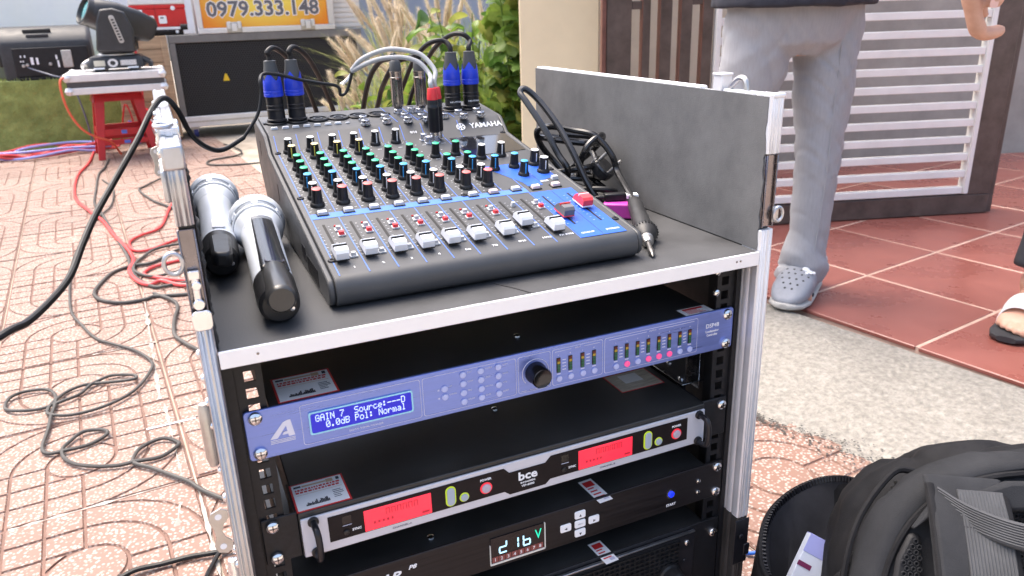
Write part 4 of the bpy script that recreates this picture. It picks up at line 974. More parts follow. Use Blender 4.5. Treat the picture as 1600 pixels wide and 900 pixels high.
xlr('plugged_cable', .0985, .372, [(.330, .406, .2560), (.319, .412, .2570), (.309, .43, .249), (.301, .46, .228), (.296, .5, .192), (.288, .54, .15), (.283, .56, .08), (.28, .58, -.2), (.27, .62, -.57)], 'black cable with a blue collared plug beside the red tipped phono leads', True)
xlr('plugged_cable', .1240, .372, [(.3645, .4065, .2560), (.356, .412, .2640), (.345, .43, .262), (.333, .46, .245), (.327, .5, .215), (.318, .54, .17), (.31, .56, .10), (.30, .58, -.2), (.29, .62, -.57)], 'black cable with a blue collared plug nearest the maker name on the mixer', True)
def trs(u, v, path, label):
    base = mixM @ RM(u, v, .0060); loc = base.translation
    root = thing('plugged_cable', label, 'audio cable', loc, 0, G_)
    part('plug_shell', B().lathe([(.0048, 0), (.0052, .002), (.0070, .004), (.0076, .010), (.0078, .036), (.0080, .0365), (.0080, .0395), (.0076, .040), (.0076, .044), (.0080, .0445), (.0080, .047), (.0072, .0475)], 26), SHL, root)
    part('plug_boot', B().lathe([(.0074, .0475), (.0070, .058), (.0052, .0605), (.0034, .061)], 22), DRK, root)
    part('cable', B().tube([Vector((0, 0, .059)), Vector((-.0005, 0, .0665))]+[Vector(p)-loc for p in path], .0034, 10, 6), RUB, root)
trs(.0250, .3755, [(.2555, .41, .2385), (.2480, .43, .2335), (.241, .46, .212), (.239, .5, .172), (.239, .54, .12), (.24, .57, -.1), (.25, .62, -.57)], 'black cable with a gunmetal jack plug in the middle of the mixer back')
trs(.0545, .3700, [(.284, .41, .2385), (.270, .43, .232), (.262, .46, .208), (.262, .5, .18), (.261, .54, .12), (.26, .57, -.1), (.27, .62, -.57)], 'black cable with a gunmetal jack plug just behind the red tipped phono leads')
# phono pair with red boots, grey leads spliced to the long black wire
rl = mixM @ PM(.0475, .2960, .003); loc = rl.translation
root = thing('phono_lead', 'pair of black phono plugs with red boots on grey leads', 'audio cable', loc, 0, G_)
for k, (du, dv) in enumerate(((-.0030, -.0045), (.0045, .0035))):
    M = T(du, dv, 0)
    pg = part('phono_plug', B().lathe([(.0052, 0), (.0052, .0085), (.0046, .009)], 22, M), CHROME, root)
    part('plug_shell', B().lathe([(.0062, .0088), (.0066, .010), (.0067, .036), (.0069, .0365), (.0069, .039), (.0066, .0395), (.0067, .0435), (.0064, .045), (.0060, .048)], 24, M), BLKG, pg)
    part('plug_boot', B().lathe([(.0064, .047), (.0066, .0482), (.0054, .0590), (.0050, .0605), (.003, .061)], 24, M), mat('red_boot_plastic', (.68, .03, .04), .4), pg)
    top = Vector((du, dv, .059))
    P = [(.2905, .337, .226), (.281, .352, .243), (.266, .362, .249), (.246, .371, .2515), (.229, .382, .247), (.214, .392, .239), (.2045, .400, .2275)] if k else [(.2845, .338, .221), (.276, .35, .235), (.260, .36, .2415), (.239, .37, .2415), (.222, .382, .2365), (.2045, .400, .2265)]
    part('cable', B().tube([top, top+Vector((-.001, .001, .008))]+[Vector(p)-loc for p in P], .0029, 10, 6), GRYC, root)
b = B(); rr = random.Random(5)
for k in range(7): b.tube([Vector((.2048, .400, .2268))-loc, Vector((.199+rr.uniform(-.002, .002), .400, .219+rr.uniform(-.002, .002)))-loc, Vector((.190+rr.uniform(-.002, .002), .398, .212+rr.uniform(-.002, .002)))-loc], .00035, 4, 4)
part('bare_strands', b, CHROME, root)
MB_ = [(-.30, -.10, -.40), (-.235, -.06, -.05), (-.190, -.035, .075), (-.143, .0, .096), (-.128, .03, .095), (-.107, .08, .105), (-.095, .12, .123), (-.084, .15, .139), (-.066, .19, .160), (-.043, .23, .188), (-.026, .262, .2115), (-.0135, .280, .2200), (-.003, .290, .207), (.007, .31, .178), (.022, .33, .160), (.039, .35, .1535), (.064, .365, .163), (.083, .368, .187), (.0905, .37, .211), (.0912, .372, .224), (.0975, .385, .2305), (.115, .388, .2285), (.138, .388, .2215), (.162, .392, .2155), (.182, .4, .211), (.1872, .4, .206), (.1875, .4, .1995), (.194, .4, .2010), (.2, .4, .212), (.2045, .4, .226)]
wire = part('loose_wire', B().tube([(-.34, -.1, -.57)]+MB_[:17], .0028, 10, 6), RUB); tag(wire, 'thick black wire draped over the left side of the rack case', 'cable')
b = B().tube(MB_[16:], .0020, 8, 6); part('thin_core', b, RUB, wire)
# ================================================================== SOLDERING IRON, PLUG AND ADAPTER BESIDE THE MIXER
ir = thing('soldering_iron', 'black handled soldering iron with its coiled cable leaning on the grey side panel', 'soldering iron', (.3880, .0100, .0660))
L0 = Vector(ir.location); a0 = Vector((0, 0, 0)); a1 = Vector((.4785, .196, .0885))-L0; ax = a1.normalized(); M = frame((0, 0, 0), ax.cross(Vector((0, 0, 1))), Vector((0, 0, 1)))
Q = ax.to_track_quat('Z', 'Y').to_matrix().to_4x4()
TIPM = mat('worn_iron_tip', (.20, .19, .18), .4, .9, var=.3, vs=200)
part('tip', B().lathe([(0, 0), (.0009, .0015), (.0032, .010), (.0034, .014), (.0026, .015), (.0026, .034)], 16, Q), TIPM, ir)
part('barrel_nut', B().lathe([(.0040, .033), (.0058, .036), (.0062, .040), (.0058, .043), (.0066, .044), (.0066, .047)], 18, Q), ZINC, ir)
hd = part('handle', B().lathe([(.0070, .046), (.0098, .050), (.0128, .058), (.0132, .062), (.0118, .066), (.0100, .068), (.0098, .074), (.0094, .100), (.0088, .104), (.0090, .106), (.0086, .145), (.0078, .152), (.0070, .154)], 28, Q), mat('handle_black_plastic', (.02, .02, .021), .45, var=.3, vs=40, rvar=.1), ir)
b = B()
for k in range(26): b.box(-.0006, .0006, .0120, .0138, .0575, .0625, Q @ RZ(2*math.pi*k/26))
part('grip_ribs', b, BLKP, hd)
e = Q @ Vector((0, 0, .150))
cab = [(.4685, .205, .104), (.4655, .212, .122), (.458, .222, .138), (.448, .232, .149), (.434, .25, .1525), (.413, .268, .1565), (.399, .28, .152), (.408, .292, .133), (.424, .29, .112), (.436, .272, .094), (.440, .25, .098), (.4335, .232, .121), (.440, .226, .138), (.458, .23, .147), (.470, .245, .140), (.468, .27, .12), (.452, .29, .1), (.432, .29, .085), (.418, .26, .080), (.409, .22, .11), (.402, .232, .13), (.394, .252, .158), (.384, .28, .188), (.3815, .29, .197), (.388, .291, .2015), (.400, .28, .189), (.411, .25, .161), (.417, .222, .131), (.424, .2, .098), (.436, .19, .076), (.455, .20, .073), (.468, .23, .078), (.462, .25, .088)]
part('cable', B().tube([e, e+ax*.006]+[Vector(p)-L0 for p in cab], .0039, 10, 6), mat('gloss_black_cable', (.012, .012, .013), .25, coat=.3), ir)
b = B().tube([Vector(p)-L0 for p in ((.400, .24, .09), (.412, .22, .088), (.433, .19, .092), (.452, .185, .088), (.458, .2, .078), (.44, .215, .0715), (.415, .225, .0715))], .0036, 10, 6)
part('cable_tail', b, RUB, ir)
pb = Matrix.Translation(Vector((.4660, .2380, .1050))-L0) @ Vector((.45, -.55, .70)).to_track_quat('Z', 'X').to_matrix().to_4x4()
pl = part('mains_plug', B().lathe([(0, -.012), (.009, -.012), (.0155, -.006), (.0165, 0), (.0165, .004), (.015, .006), (0, .006)], 28, pb), mat('smoky_plug_plastic', (.03, .03, .032), .2, coat=.4), ir)
part('plug_pin', B().lathe([(.0022, .006), (.0022, .023), (.0016, .0248), (0, .025)], 12, pb @ T(-.0095, 0, 0)).lathe([(.0022, .006), (.0022, .023), (.0016, .0248), (0, .025)], 12, pb @ T(.0095, 0, 0)), ZINC, pl)
MAG = mat('magenta_plastic', (.52, .05, .36), .4, var=.08, vs=60)
adp = thing('video_adapter', 'small magenta plug adapter with a metal socket beside the mixer', 'adapter', (.4500, .1560, .0640), R(-38))
part('shell', B().box(-.026, .012, -.012, .012, 0, .0175), MAG, adp, .002)
part('socket_flange', B().box(.0121, .0135, -.0105, .0105, .0015, .0160), BLKP, adp, .0008)
part('socket', B().prism([(-.0075, .004), (.0075, .004), (.0065, .012), (-.0065, .012)], .0135, .0185, Matrix(((0, 0, 1, 0), (1, 0, 0, 0), (0, 1, 0, 0), (0, 0, 0, 1)))), CHROME, adp, .0006)
for k in range(2): part('thumb_screw', B().lathe([(.0022, 0), (.0022, .006), (0, .0065)], 12, T(.0136, -.0085+.017*k, .009) @ RY(R(90))), ZINC, adp)
part('face_pins', B().box(.0136, .0142, -.004, .0035, .0022, .0036), mat('blue_insert', (.02, .1, .6), .4), adp)
usb = thing('usb_lead', 'short black lead with a white connector lying on the magenta adapter', 'cable', (.4480, .1660, .0822), R(-20))
part('connector_body', B().box(-.019, .006, -.0055, .0055, .0, .0085), BLKP, usb, .0015)
part('connector_tip', B().box(.0061, .020, -.0055, .0055, .0018, .0068), KEYW, usb, .0006)
part('lead', B().tube([(-.019, 0, .004), (-.028, .002, .003), (-.035, .012, -.004), (-.03, .03, -.012), (-.01, .04, -.0165)], .0022, 8, 5), RUB, usb)

coil = thing('coiled_lead', 'black mains lead coiled behind the magenta adapter', 'cable', (.43, .25, .0640))
c0 = Vector(coil.location); rc = random.Random(12); P = []
for k in range(34):
    a = k*.62; rx, ry = .044+.008*math.sin(k*.9), .030+.006*math.cos(k*1.3)
    P.append(Vector((.437+rx*math.cos(a)*.8, .268+ry*math.sin(a)+.01*math.sin(k*.31), .070+.0022*k+.018*max(0, math.sin(a*.5+.4))))-c0)
part('cable', B().tube(P, .0037, 9, 5), bpy.data.materials['gloss_black_cable'], coil)
# ================================================================== STAGE SIDE AND STACKED GEAR BEHIND
TURF = mat('artificial_turf', (.27, .33, .07), .9, var=.35, vs=7, bump=1., bs=160, bdist=.01, col2=(.40, .46, .13), sheen=.3)
stg = thing('stage', 'low stage edge wrapped in green artificial turf behind the red stool', 'stage', (-1.7, 7.2, G0))
b = B(); rr = random.Random(11); NX, NZ = 120, 16; vs = []
for j in range(NZ+1):
    for i in range(NX+1):
        x = -2.2+3.72*i/NX; z = .485*j/NZ
        vs.append((x, -1.14+.012*math.sin(x*5)+rr.uniform(-.012, .004)+(-.03*(1-j/NZ)**2), z))
b.add(vs, [(j*(NX+1)+i, j*(NX+1)+i+1, (j+1)*(NX+1)+i+1, (j+1)*(NX+1)+i) for j in range(NZ) for i in range(NX)])
part('turf_skirt', b, TURF, stg, smooth=80)
part('deck', B().box(-2.2, 1.52, -1.135, 1.2, .02, .488), TURF, stg, .02)
b = B()
for k in range(9000):
    x = rr.uniform(-2.1, 1.5); z = rr.uniform(0, .47); y = -1.155-.03*(1-z/.485)**2+.012*math.sin(x*5)
    d = Vector((rr.uniform(-.012, .012), rr.uniform(-.014, -.004), rr.uniform(-.006, .02))); w_ = rr.uniform(.0015, .003)
    b.add([(x-w_, y, z), (x+w_, y, z), (x+d.x, y+d.y, z+d.z)], [(0, 1, 2)])
for k in range(5000):
    x = rr.uniform(-2.1, 1.5); y = rr.uniform(-1.15, -.4); w_ = .003
    b.add([(x-w_, y, .486), (x+w_, y, .486), (x+rr.uniform(-.01, .01), y+rr.uniform(-.015, .01), .486+rr.uniform(.012, .03))], [(0, 1, 2)])
o = part('turf_blades', b, mat('turf_blade', (.30, .37, .085), .7, var=.35, vs=3, col2=(.44, .50, .17)), stg, smooth=0); o['kind'] = 'stuff'
CLOTH = mat('white_backdrop_cloth', (.80, .79, .85), .8, var=.04, vs=2)
b = B(); vs = []; NX = 90
for j in range(9):
    for i in range(NX+1):
        x = -4.6+5.1*i/NX; vs.append((x, 8.0+.03*math.sin(x*6)+.015*math.sin(x*17+j), -.1+2.9*j/8))
b.add(vs, [(j*(NX+1)+i, j*(NX+1)+i+1, (j+1)*(NX+1)+i+1, (j+1)*(NX+1)+i) for j in range(8) for i in range(NX)])
o = part('backdrop_cloth', b, CLOTH, smooth=80); o.modifiers.new('solid', 'SOLIDIFY').thickness = .004; tag(o, 'pale white cloth backdrop hanging at the back of the stage', 'backdrop')
# ---- stage monitor on its side
PAG = mat('charcoal_speaker_plastic', (.030, .032, .036), .5, var=.2, vs=30, bump=.2, bs=300, rvar=.08)
spk = thing('stage_speaker', 'charcoal plastic loudspeaker lying on the turf edge beside the moving head lamp', 'loudspeaker', (-.70, 6.26, -.098), R(2))
rings = []
for y, x0, x1, z0, z1 in ((-.17, -.26, .29, .012, .255), (-.165, -.275, .3, .0, .27), (-.06, -.335, .31, .0, .355), (.12, -.35, .31, .0, .37), (.17, -.33, .3, .01, .36)):
    rings.append([(x, y, z) for x, z in roundrect(x0, x1, z0, z1, .03, 4)])
part('cabinet', B().loft(rings), PAG, spk, 0, 40)
rp_ = part('rear_panel', B().box(-.205, .275, -.186, -.166, .03, .225), BLKG, spk, .004)
part('rear_foot', B().prism([(-.22, 0), (.29, 0), (.275, .034), (-.19, .034)], -.2, -.17, frame((0, 0, 0), (1, 0, 0), (0, 0, 1)) @ T(0, 0, .0)) if False else B().box(-.19, .28, -.182, -.14, .002, .028), BLKP, spk, .006)
part('handle_recess', B().box(-.30, -.235, -.16, -.118, .10, .20), BLKP, spk, .012)
part('top_handle', B().box(-.12, .06, -.10, -.045, .318, .352), BLKP, spk, .01); part('top_grip', B().box(-.10, .04, -.14, -.112, .292, .318), PAG, spk, .008)
for x, z, w_, h_ in ((-.16, .17, .008, .016), (-.135, .17, .008, .016), (-.165, .14, .008, .01), (-.15, .14, .008, .01), (-.10, .12, .018, .05), (-.065, .12, .014, .046), (.06, .15, .011, .03), (.065, .095, .012, .048)):
    part('panel_marking', B().box(x, x+w_, -.190, -.1864, z-.01, z-.01+h_), KEYW, spk)
for x, z in ((-.15, .105), (-.125, .11), (.02, .11)): part('panel_knob', B().lathe([(.012, 0), (.010, .016), (0, .017)], 14, frame((x, -.1862, z), (1, 0, 0), (0, 0, 1))), ZINC, spk)
part('power_inlet', B().box(.10, .165, -.194, -.1865, .08, .20), ZINC, spk, .004)
spc = part('speaker_cable', B().tube([(-.83, 6.08, .0), (-.78, 6.02, -.02), (-.66, 5.9, -.06), (-.55, 5.75, -.10), (-.50, 5.7, -.3), (-.48, 5.7, -.57)], .006, 8, 6), mat('blue_grey_cable', (.10, .11, .15), .4)); tag(spc, 'grey cable running from the loudspeaker rear panel', 'cable')
# ---- stool
STR = mat('red_stool_plastic', (.50, .018, .022), .35, var=.12, vs=12, rvar=.06)
stl = thing('plastic_stool', 'red plastic stool carrying the flight case lid and the lamp', 'stool', (-.265, 5.42, G0), R(6))
part('seat', B().prism(roundrect(-.15, .15, -.15, .15, .03), .415, .437), STR, stl, .008)
part('skirt', B().loft([[(x, y, .414) for x, y in roundrect(-.148, .148, -.148, .148, .025)], [(x, y, .372) for x, y in roundrect(-.158, .158, -.158, .158, .025)]]), STR, stl)
for sx in (-1, 1):
    for sy in (-1, 1):
        r0 = [(sx*.145, sy*.145, .38), (sx*.085, sy*.145, .38), (sx*.085, sy*.125, .38), (sx*.125, sy*.125, .38), (sx*.125, sy*.085, .38), (sx*.145, sy*.085, .38)]
        r1 = [(sx*.19, sy*.19, 0), (sx*.150, sy*.19, 0), (sx*.150, sy*.172, 0), (sx*.172, sy*.172, 0), (sx*.172, sy*.150, 0), (sx*.19, sy*.150, 0)]
        if sx*sy < 0: r0.reverse(); r1.reverse()
        part('leg', B().loft([r1, r0]), STR, stl, .003)
for s in (-1, 1):
    for z0, z1, rr_ in ((.148, .195, .158), (.09, .125, .166)):
        part('cross_bar', B().box(-rr_+.03, rr_-.03, s*rr_-.008, s*rr_+.008, z0, z1), STR, stl, .004)
        part('cross_bar', B().box(s*rr_-.008, s*rr_+.008, -rr_+.03, rr_-.03, z0, z1), STR, stl, .004)
BLS = mat('blue_tape', (.10, .16, .55), .5)
part('tape_mark', B().box(-.022, .012, -.1687, -.1665, .160, .184), BLS, stl); part('tape_mark', B().box(-.015, .022, -.1767, -.1745, .097, .118), BLS, stl)
# ---- lid
lid = thing('flight_case_lid', 'black and aluminium flight case lid lying on the red stool', 'case lid', (-.235, 5.37, -.1425))
part('panel', B().box(-.283, .283, -.263, .263, .006, .118), mat('dark_case_laminate', (.06, .06, .065), .5, var=.2, vs=20), lid)
ALF = mat('far_aluminium', (.72, .73, .75), .4, .6, var=.06, vs=15)
for z0, z1 in ((0, .042), (.078, .122)):
    part('edge_rail', B().box(-.29, .29, -.27, -.2635, z0, z1).box(-.29, .29, .2635, .27, z0, z1).box(-.29, -.2835, -.2634, .2634, z0, z1).box(.2835, .29, -.2634, .2634, z0, z1), ALF, lid, .003)
part('top_plate', B().box(-.29, .29, -.27, .27, .1222, .1245), ALF, lid, .002)
for sx in (-1, 1):
    for sy in (-1, 1):
        for z in (.022, .105): part('ball_corner', B().lathe([(0, -.026), (.02, -.02), (.028, 0), (.02, .02), (0, .026)], 14, T(sx*.275, sy*.257, z)), ALF, lid)
# ---- moving head lamp
MHB = mat('lamp_black_plastic', (.026, .027, .03), .42, var=.2, vs=20, rvar=.08)
mh = thing('moving_head_lamp', 'black moving head stage lamp standing on the flight case lid', 'stage lamp', (-.215, 5.36, -.0178), R(-3)); mh.scale = (1, 1, .86)
part('base', B().loft([[(x, y, z) for x, y in roundrect(-w_, w_, -d_, d_, .03, 4)] for w_, d_, z in ((.155, .14, .022), (.168, .15, .03), (.17, .152, .055), (.150, .135, .105), (.135, .12, .112))]), MHB, mh, 0, 40)
for x in (-.10, .10): part('base_foot', B().box(x-.03, x+.03, -.12, .12, .0, .0218), MHB, mh, .005); part('foot_strip', B().box(x-.032, x+.032, -.153, -.1525, .020, .032), KEYW, mh)
part('display_panel', B().box(-.125, -.06, -.158, -.1535, .042, .082), mat('ivory_panel', (.55, .52, .42), .4), mh, .004)
part('jog_ring', B().lathe([(.016, 0), (.030, 0), (.030, .004), (.016, .004), (.016, 0)], 24, frame((-.015, -.1535, .062), (1, 0, 0), (0, 0, 1))), ALF, mh)
part('jog_button', B().lathe([(.016, 0), (.014, .005), (0, .006)], 20, frame((-.015, -.1535, .062), (1, 0, 0), (0, 0, 1))), MHB, mh)
ip_ = part('info_plate', B().box(.03, .125, -.1575, -.1535, .042, .082), ZINC, mh, .003)
for k in range(4): part('info_line', B().box(.036, .12, -.1585, -.1578, .047+.009*k, .050+.009*k), KEYW, ip_)
for s in (-1, 1): part('carry_handle', B().tube([(s*.15, -.09, .085), (s*.195, -.09, .055), (s*.2, -.04, .03), (s*.2, .04, .03), (s*.195, .09, .055), (s*.15, .09, .085)], .014, 10, 5), ZINC if s < 0 else MHB, mh)
part('turntable', B().lathe([(.11, .112), (.11, .122), (.09, .13), (0, .13)], 28), ALF, mh)
yo = T(.01, 0, 0)
part('yoke', B().box(-.10, .12, -.145, .145, .13, .19, yo), MHB, mh, .02)
for s in (-1, 1):
    part('yoke_arm', B().prism([(-.115, .15), (.115, .14), (.12, .30), (.085, .42), (.02, .448), (-.055, .44), (-.085, .36)], -.0275, .0275, frame((.02, s*.148, .0), (1, 0, 0), (0, 0, 1))), MHB, mh, .012)
part('arm_badge', B().prism(roundrect(-.016, .016, -.10, .10, .0155, 6), 0, .004, frame((.045, -.1762, .30), (.98, 0, .2), (-.2, 0, .98))), ZINC, mh, .002)
bdg = B()
for k in range(8): bdg.box(-.008, .008, -.082+.0205*k, -.070+.0205*k, .0042, .006, frame((.045, -.1762, .30), (.98, 0, .2), (-.2, 0, .98)))
part('badge_marks', bdg, MHB, mh)
hax = Vector((-.84, -.34, .38)).normalized(); HQ = hax.to_track_quat('Z', 'Y').to_matrix().to_4x4(); HQ.translation = (.035, 0, .365)
part('head', B().loft([[tuple(HQ @ Vector((x, y, z))) for x, y in roundrect(-w_, w_, -d_, d_, r_, 4)] for w_, d_, r_, z in ((.07, .06, .03, -.24), (.10, .09, .04, -.21), (.115, .11, .04, -.10), (.12, .115, .05, .04), (.105, .105, .08, .14), (.10, .10, .09, .17))]), MHB, mh, 0, 40)
part('lens_ring', B().lathe([(.092, .168), (.105, .168), (.105, .200), (.094, .203), (.088, .19), (.088, .170)], 30, HQ), MHB, mh)
part('lens', B().lathe([(0, .195), (.05, .189), (.0875, .177)], 28, HQ), mat('teal_coated_lens', (.06, .30, .32), .08, coat=1, spec=1), mh)
# ---- wooden crate with planks
WOOD = mat('raw_plywood', (.42, .29, .18), .65, var=.3, vs=6, stretch=(.7, 1, 9), bump=.2, bs=40)
WOODD = mat('plywood_knot', (.24, .15, .09), .7, var=.2, vs=20)
cr = thing('wooden_crate', 'brown wooden crate between the stage and the black subwoofer', 'crate', (-.01, 6.15, G0))
part('core', B().box(-.25, .128, -.235, .235, .02, .755), WOOD, cr)
zz = .02
for k in range(8):
    part('plank', B().box(-.255, .13, -.252, -.236, zz, zz+.088), WOOD, cr, .003); zz += .0922
part('corner_batten', B().box(.085, .13, -.262, -.2525, .02, .757), WOOD, cr, .003)
part('paper_tag', B().box(-.13, -.075, -.2545, -.2522, .66, .72), STK_W, cr)
# ---- subwoofer
SUBG = mat('black_honeycomb_grille', (.016, .016, .018), .5, var=.3, vs=260, bump=.9, bs=260, bdist=.004)
sub = thing('subwoofer', 'large black grille subwoofer with aluminium edges under the orange case', 'subwoofer', (.84, 6.25, G0))
part('cabinet', B().box(-.70, .72, -.31, .35, .09, .755), mat('sub_side_black', (.03, .028, .028), .5, var=.2, vs=10), sub, .004)
part('frame', B().box(-.712, .732, -.35, -.3105, .70, .757).box(-.712, -.668, -.35, -.3105, .165, .6995).box(.69, .732, -.35, -.3105, .165, .6995), mat('grey_painted_frame', (.17, .165, .16), .5, var=.15, vs=10), sub, .004)
part('grille', B().box(-.667, .689, -.336, -.312, .167, .699), SUBG, sub, .004)
part('foot_rail', B().box(-.712, .732, -.356, -.3105, .085, .164), ALF, sub, .004); part('foot_rail_rib', B().box(-.70, .72, -.3595, -.3562, .118, .13), ZINC, sub)
gr = B(); rr = random.Random(2)
hx = .0185
for j in range(34):
    for i in range(74):
        x = -.66+hx*i+(hx/2 if j % 2 else 0); z = .175+.0156*j
        if x > .683: continue
        gr.add([(x+.0062*math.cos(R(60*k)), -.3372, z+.0062*math.sin(R(60*k))) for k in range(6)], [tuple(range(6))])
o = part('grille_holes', gr, mat('grille_hole_black', (.004, .004, .005), .9), sub, smooth=0); o['kind'] = 'stuff'
part('warning_badge', B().prism([(-.024, -.022), (.024, -.022), (.006, .03), (-.006, .03)], 0, .003, frame((-.345, -.3385, .435), (1, 0, 0), (0, 0, 1))), mat('yellow_badge', (.75, .50, .02), .5), sub)
for x in (-.62, .62):
    for y in (-.27, .27):
        o = part('castor', B().box(x-.04, x+.04, y-.04, y+.04, .078, .0845).prism([(-.03, 0), (.03, 0), (.012, -.05), (-.012, -.05)][::-1], -.03, .03, T(x, y, .078) @ RX(R(90)) @ RX(R(-90)) @ RX(R(90))), ZINC, sub)
        part('wheel', B().cyl((x-.016, y, .038), (x+.016, y, .038), .038, n=22), mat('blue_castor_wheel', (.05, .06, .25), .5), o)
# ---- orange case standing on the subwoofer
ORG = bpy.data.materials.new('orange_yellow_print'); ORG.use_nodes = True; t = ORG.node_tree; bs = t.nodes['Principled BSDF']
tc = _nd(t, 'ShaderNodeTexCoord'); mp = _nd(t, 'ShaderNodeMapping'); gr_ = _nd(t, 'ShaderNodeTexGradient', gradient_type='SPHERICAL'); cr_ = _nd(t, 'ShaderNodeValToRGB')
mp.inputs['Location'].default_value = (0, 0, -.8); mp.inputs['Scale'].default_value = (1.7, 1, 2.6)
t.links.new(tc.outputs['Object'], mp.inputs[0]); t.links.new(mp.outputs[0], gr_.inputs[0]); t.links.new(gr_.outputs[0], cr_.inputs[0]); t.links.new(cr_.outputs[0], bs.inputs['Base Color'])
cr_.color_ramp.elements[0].color = (.80, .24, .015, 1); cr_.color_ramp.elements[1].color = (.88, .68, .10, 1); cr_.color_ramp.elements[1].position = .55; bs.inputs['Roughness'].default_value = .4
cs = thing('printed_case', 'orange and yellow printed flight case with a telephone number standing on the subwoofer', 'flight case', (.855, 6.18, .1782))
part('body', B().box(-.50, .50, -.262, .262, .004, .60), mat('case_body_grey', (.4, .4, .42), .5), cs)
part('printed_panel', B().box(-.468, .462, -.274, -.2635, .040, .58), ORG, cs)
part('edge_rail', B().box(-.51, .51, -.285, -.2632, .0, .0385).box(-.51, -.4695, -.285, -.2632, .0387, .6).box(.4635, .51, -.285, -.2632, .0387, .6).box(-.51, .51, -.285, -.2632, .582, .62), ALF, cs, .004)
for x in (-.25, .30):
    lt = part('butterfly_latch', B().box(x-.055, x+.055, -.291, -.2745, .0, .078), ZINC, cs, .006)
    part('latch_wing', B().box(x-.018, x+.018, -.299, -.2915, .012, .066).box(x-.05, x-.026, -.297, -.2915, .03, .082).box(x+.026, x+.05, -.297, -.2915, .03, .082), ALF, lt, .004)
NUMD = mat('grey_number_print', (.16, .16, .18), .4); NUMM = mat('grey_number_mid', (.13, .13, .15), .4); NUMW = mat('white_number_edge', (.85, .83, .82), .45)
s_ = '0979.333.148'
text(s_, .150, NUMW, cs, T(-.015, -.2752, .165) @ FRONT, bold=.065, sx=1.02)
text(s_, .150, NUMM, cs, T(-.015, -.2758, .165) @ FRONT, bold=.025, sx=1.02)
part('side_cladding', B().box(.512, .74, -.20, .26, .0, .62), mat('white_cladding', (.66, .66, .64), .6), cs)
for k in range(16): part('cladding_rib', B().box(.514, .738, -.208, -.2005, .012+.0375*k, .036+.0375*k), mat('cladding_rib_white', (.70, .69, .66), .6) if k == 0 else bpy.data.materials['cladding_rib_white'], cs, .002)
# ---- red generator set on a black tray, on the crate
REDG = mat('red_machine_paint', (.60, .022, .022), .3, var=.08, vs=8)
gen = thing('red_generator', 'red machine with a white top and control labels on the wooden crate', 'machine', (.075, 6.16, .1782))
part('tray', B().box(-.20, .175, -.16, .2, 0, .034), BLKP, gen, .006); part('tray_rail', B().box(-.19, .17, -.178, -.1605, .018, .040), BLKG, gen, .004)
part('roller', B().cyl((.155, -.19, .055), (.205, -.19, .055), .022, n=18), BLKP, gen)
for x in (-.09, .13): part('tray_bolt', B().lathe([(0, .006), (.010, .005), (.012, 0)], 14, frame((x, -.1786, .022), (1, 0, 0), (0, 0, 1))), KEYW, gen)
part('housing', B().box(-.17, .21, -.145, .2, .058, .185), REDG, gen, .006); part('housing_band', B().box(-.172, .212, -.1475, .203, .1855, .215), REDG, gen, .006)
part('white_top', B().box(-.172, .212, -.1475, .203, .2155, .33), mat('white_machine_top', (.74, .74, .73), .4), gen, .008)
part('panel_joint', B().box(-.0015, .0015, -.1490, -.1456, .06, .215), mat('joint_dark_red', (.25, .01, .01), .5), gen)
cp = part('control_panel', B().prism(roundrect(-.155, -.012, .068, .140, .01), 0, .004, frame((0, -.1455, 0), (1, 0, 0), (0, 0, 1))), KEYW, gen)
part('meter_plate', B().prism(roundrect(.018, .072, .082, .138, .008), 0, .004, frame((0, -.1455, 0), (1, 0, 0), (0, 0, 1))), KEYW, gen)
part('meter_slot', B().box(.03, .052, -.1505, -.1498, .118, .126), BLKP, gen); part('name_plate', B().box(-.14, -.085, -.1505, -.1480, .166, .182), KEYW, gen); part('maker_badge', B().lathe([(0, .003), (.014, .002), (.016, 0)], 18, frame((.125, -.1478, .188), (1.4, 0, 0), (0, 0, 1))), KEYW, gen)
part('mains_lead', B().tube([(-.14, -.15, .11), (-.13, -.19, .10), (-.11, -.2, .085), (-.125, -.185, .07), (-.15, -.17, .1)], .006, 8, 5), BLKP, gen)
hc = part('hanging_cord', B().tube([(-.06, 5.97, .205), (-.075, 5.93, .19), (-.095, 5.885, .14), (-.10, 5.88, .09), (-.10, 5.87, -.1), (-.13, 5.86, -.57)], .007, 8, 5), mat('red_cord', (.62, .04, .05), .4)); tag(hc, 'red cord hanging down the front of the wooden crate', 'cable')
# small clutter seen through the stool
ct = thing('cable_clutter', 'tangle of small plugs and leads on the ground behind the red stool', 'cable', (-.13, 5.86, G0))
rr = random.Random(9)
for k in range(7):
    a = Vector((rr.uniform(-.12, .12), rr.uniform(-.06, .06), .01)); h = rr.uniform(.08, .38)
    part('lead', B().tube([a, a+Vector((rr.uniform(-.05, .05), 0, h*.5)), a+Vector((rr.uniform(-.08, .08), .02, h)), a+Vector((rr.uniform(-.1, .1), .03, .01))], .006, 6, 5), (BLKP, REDR, ZINC, RUB, STR, BLS, KEYW)[k], ct)
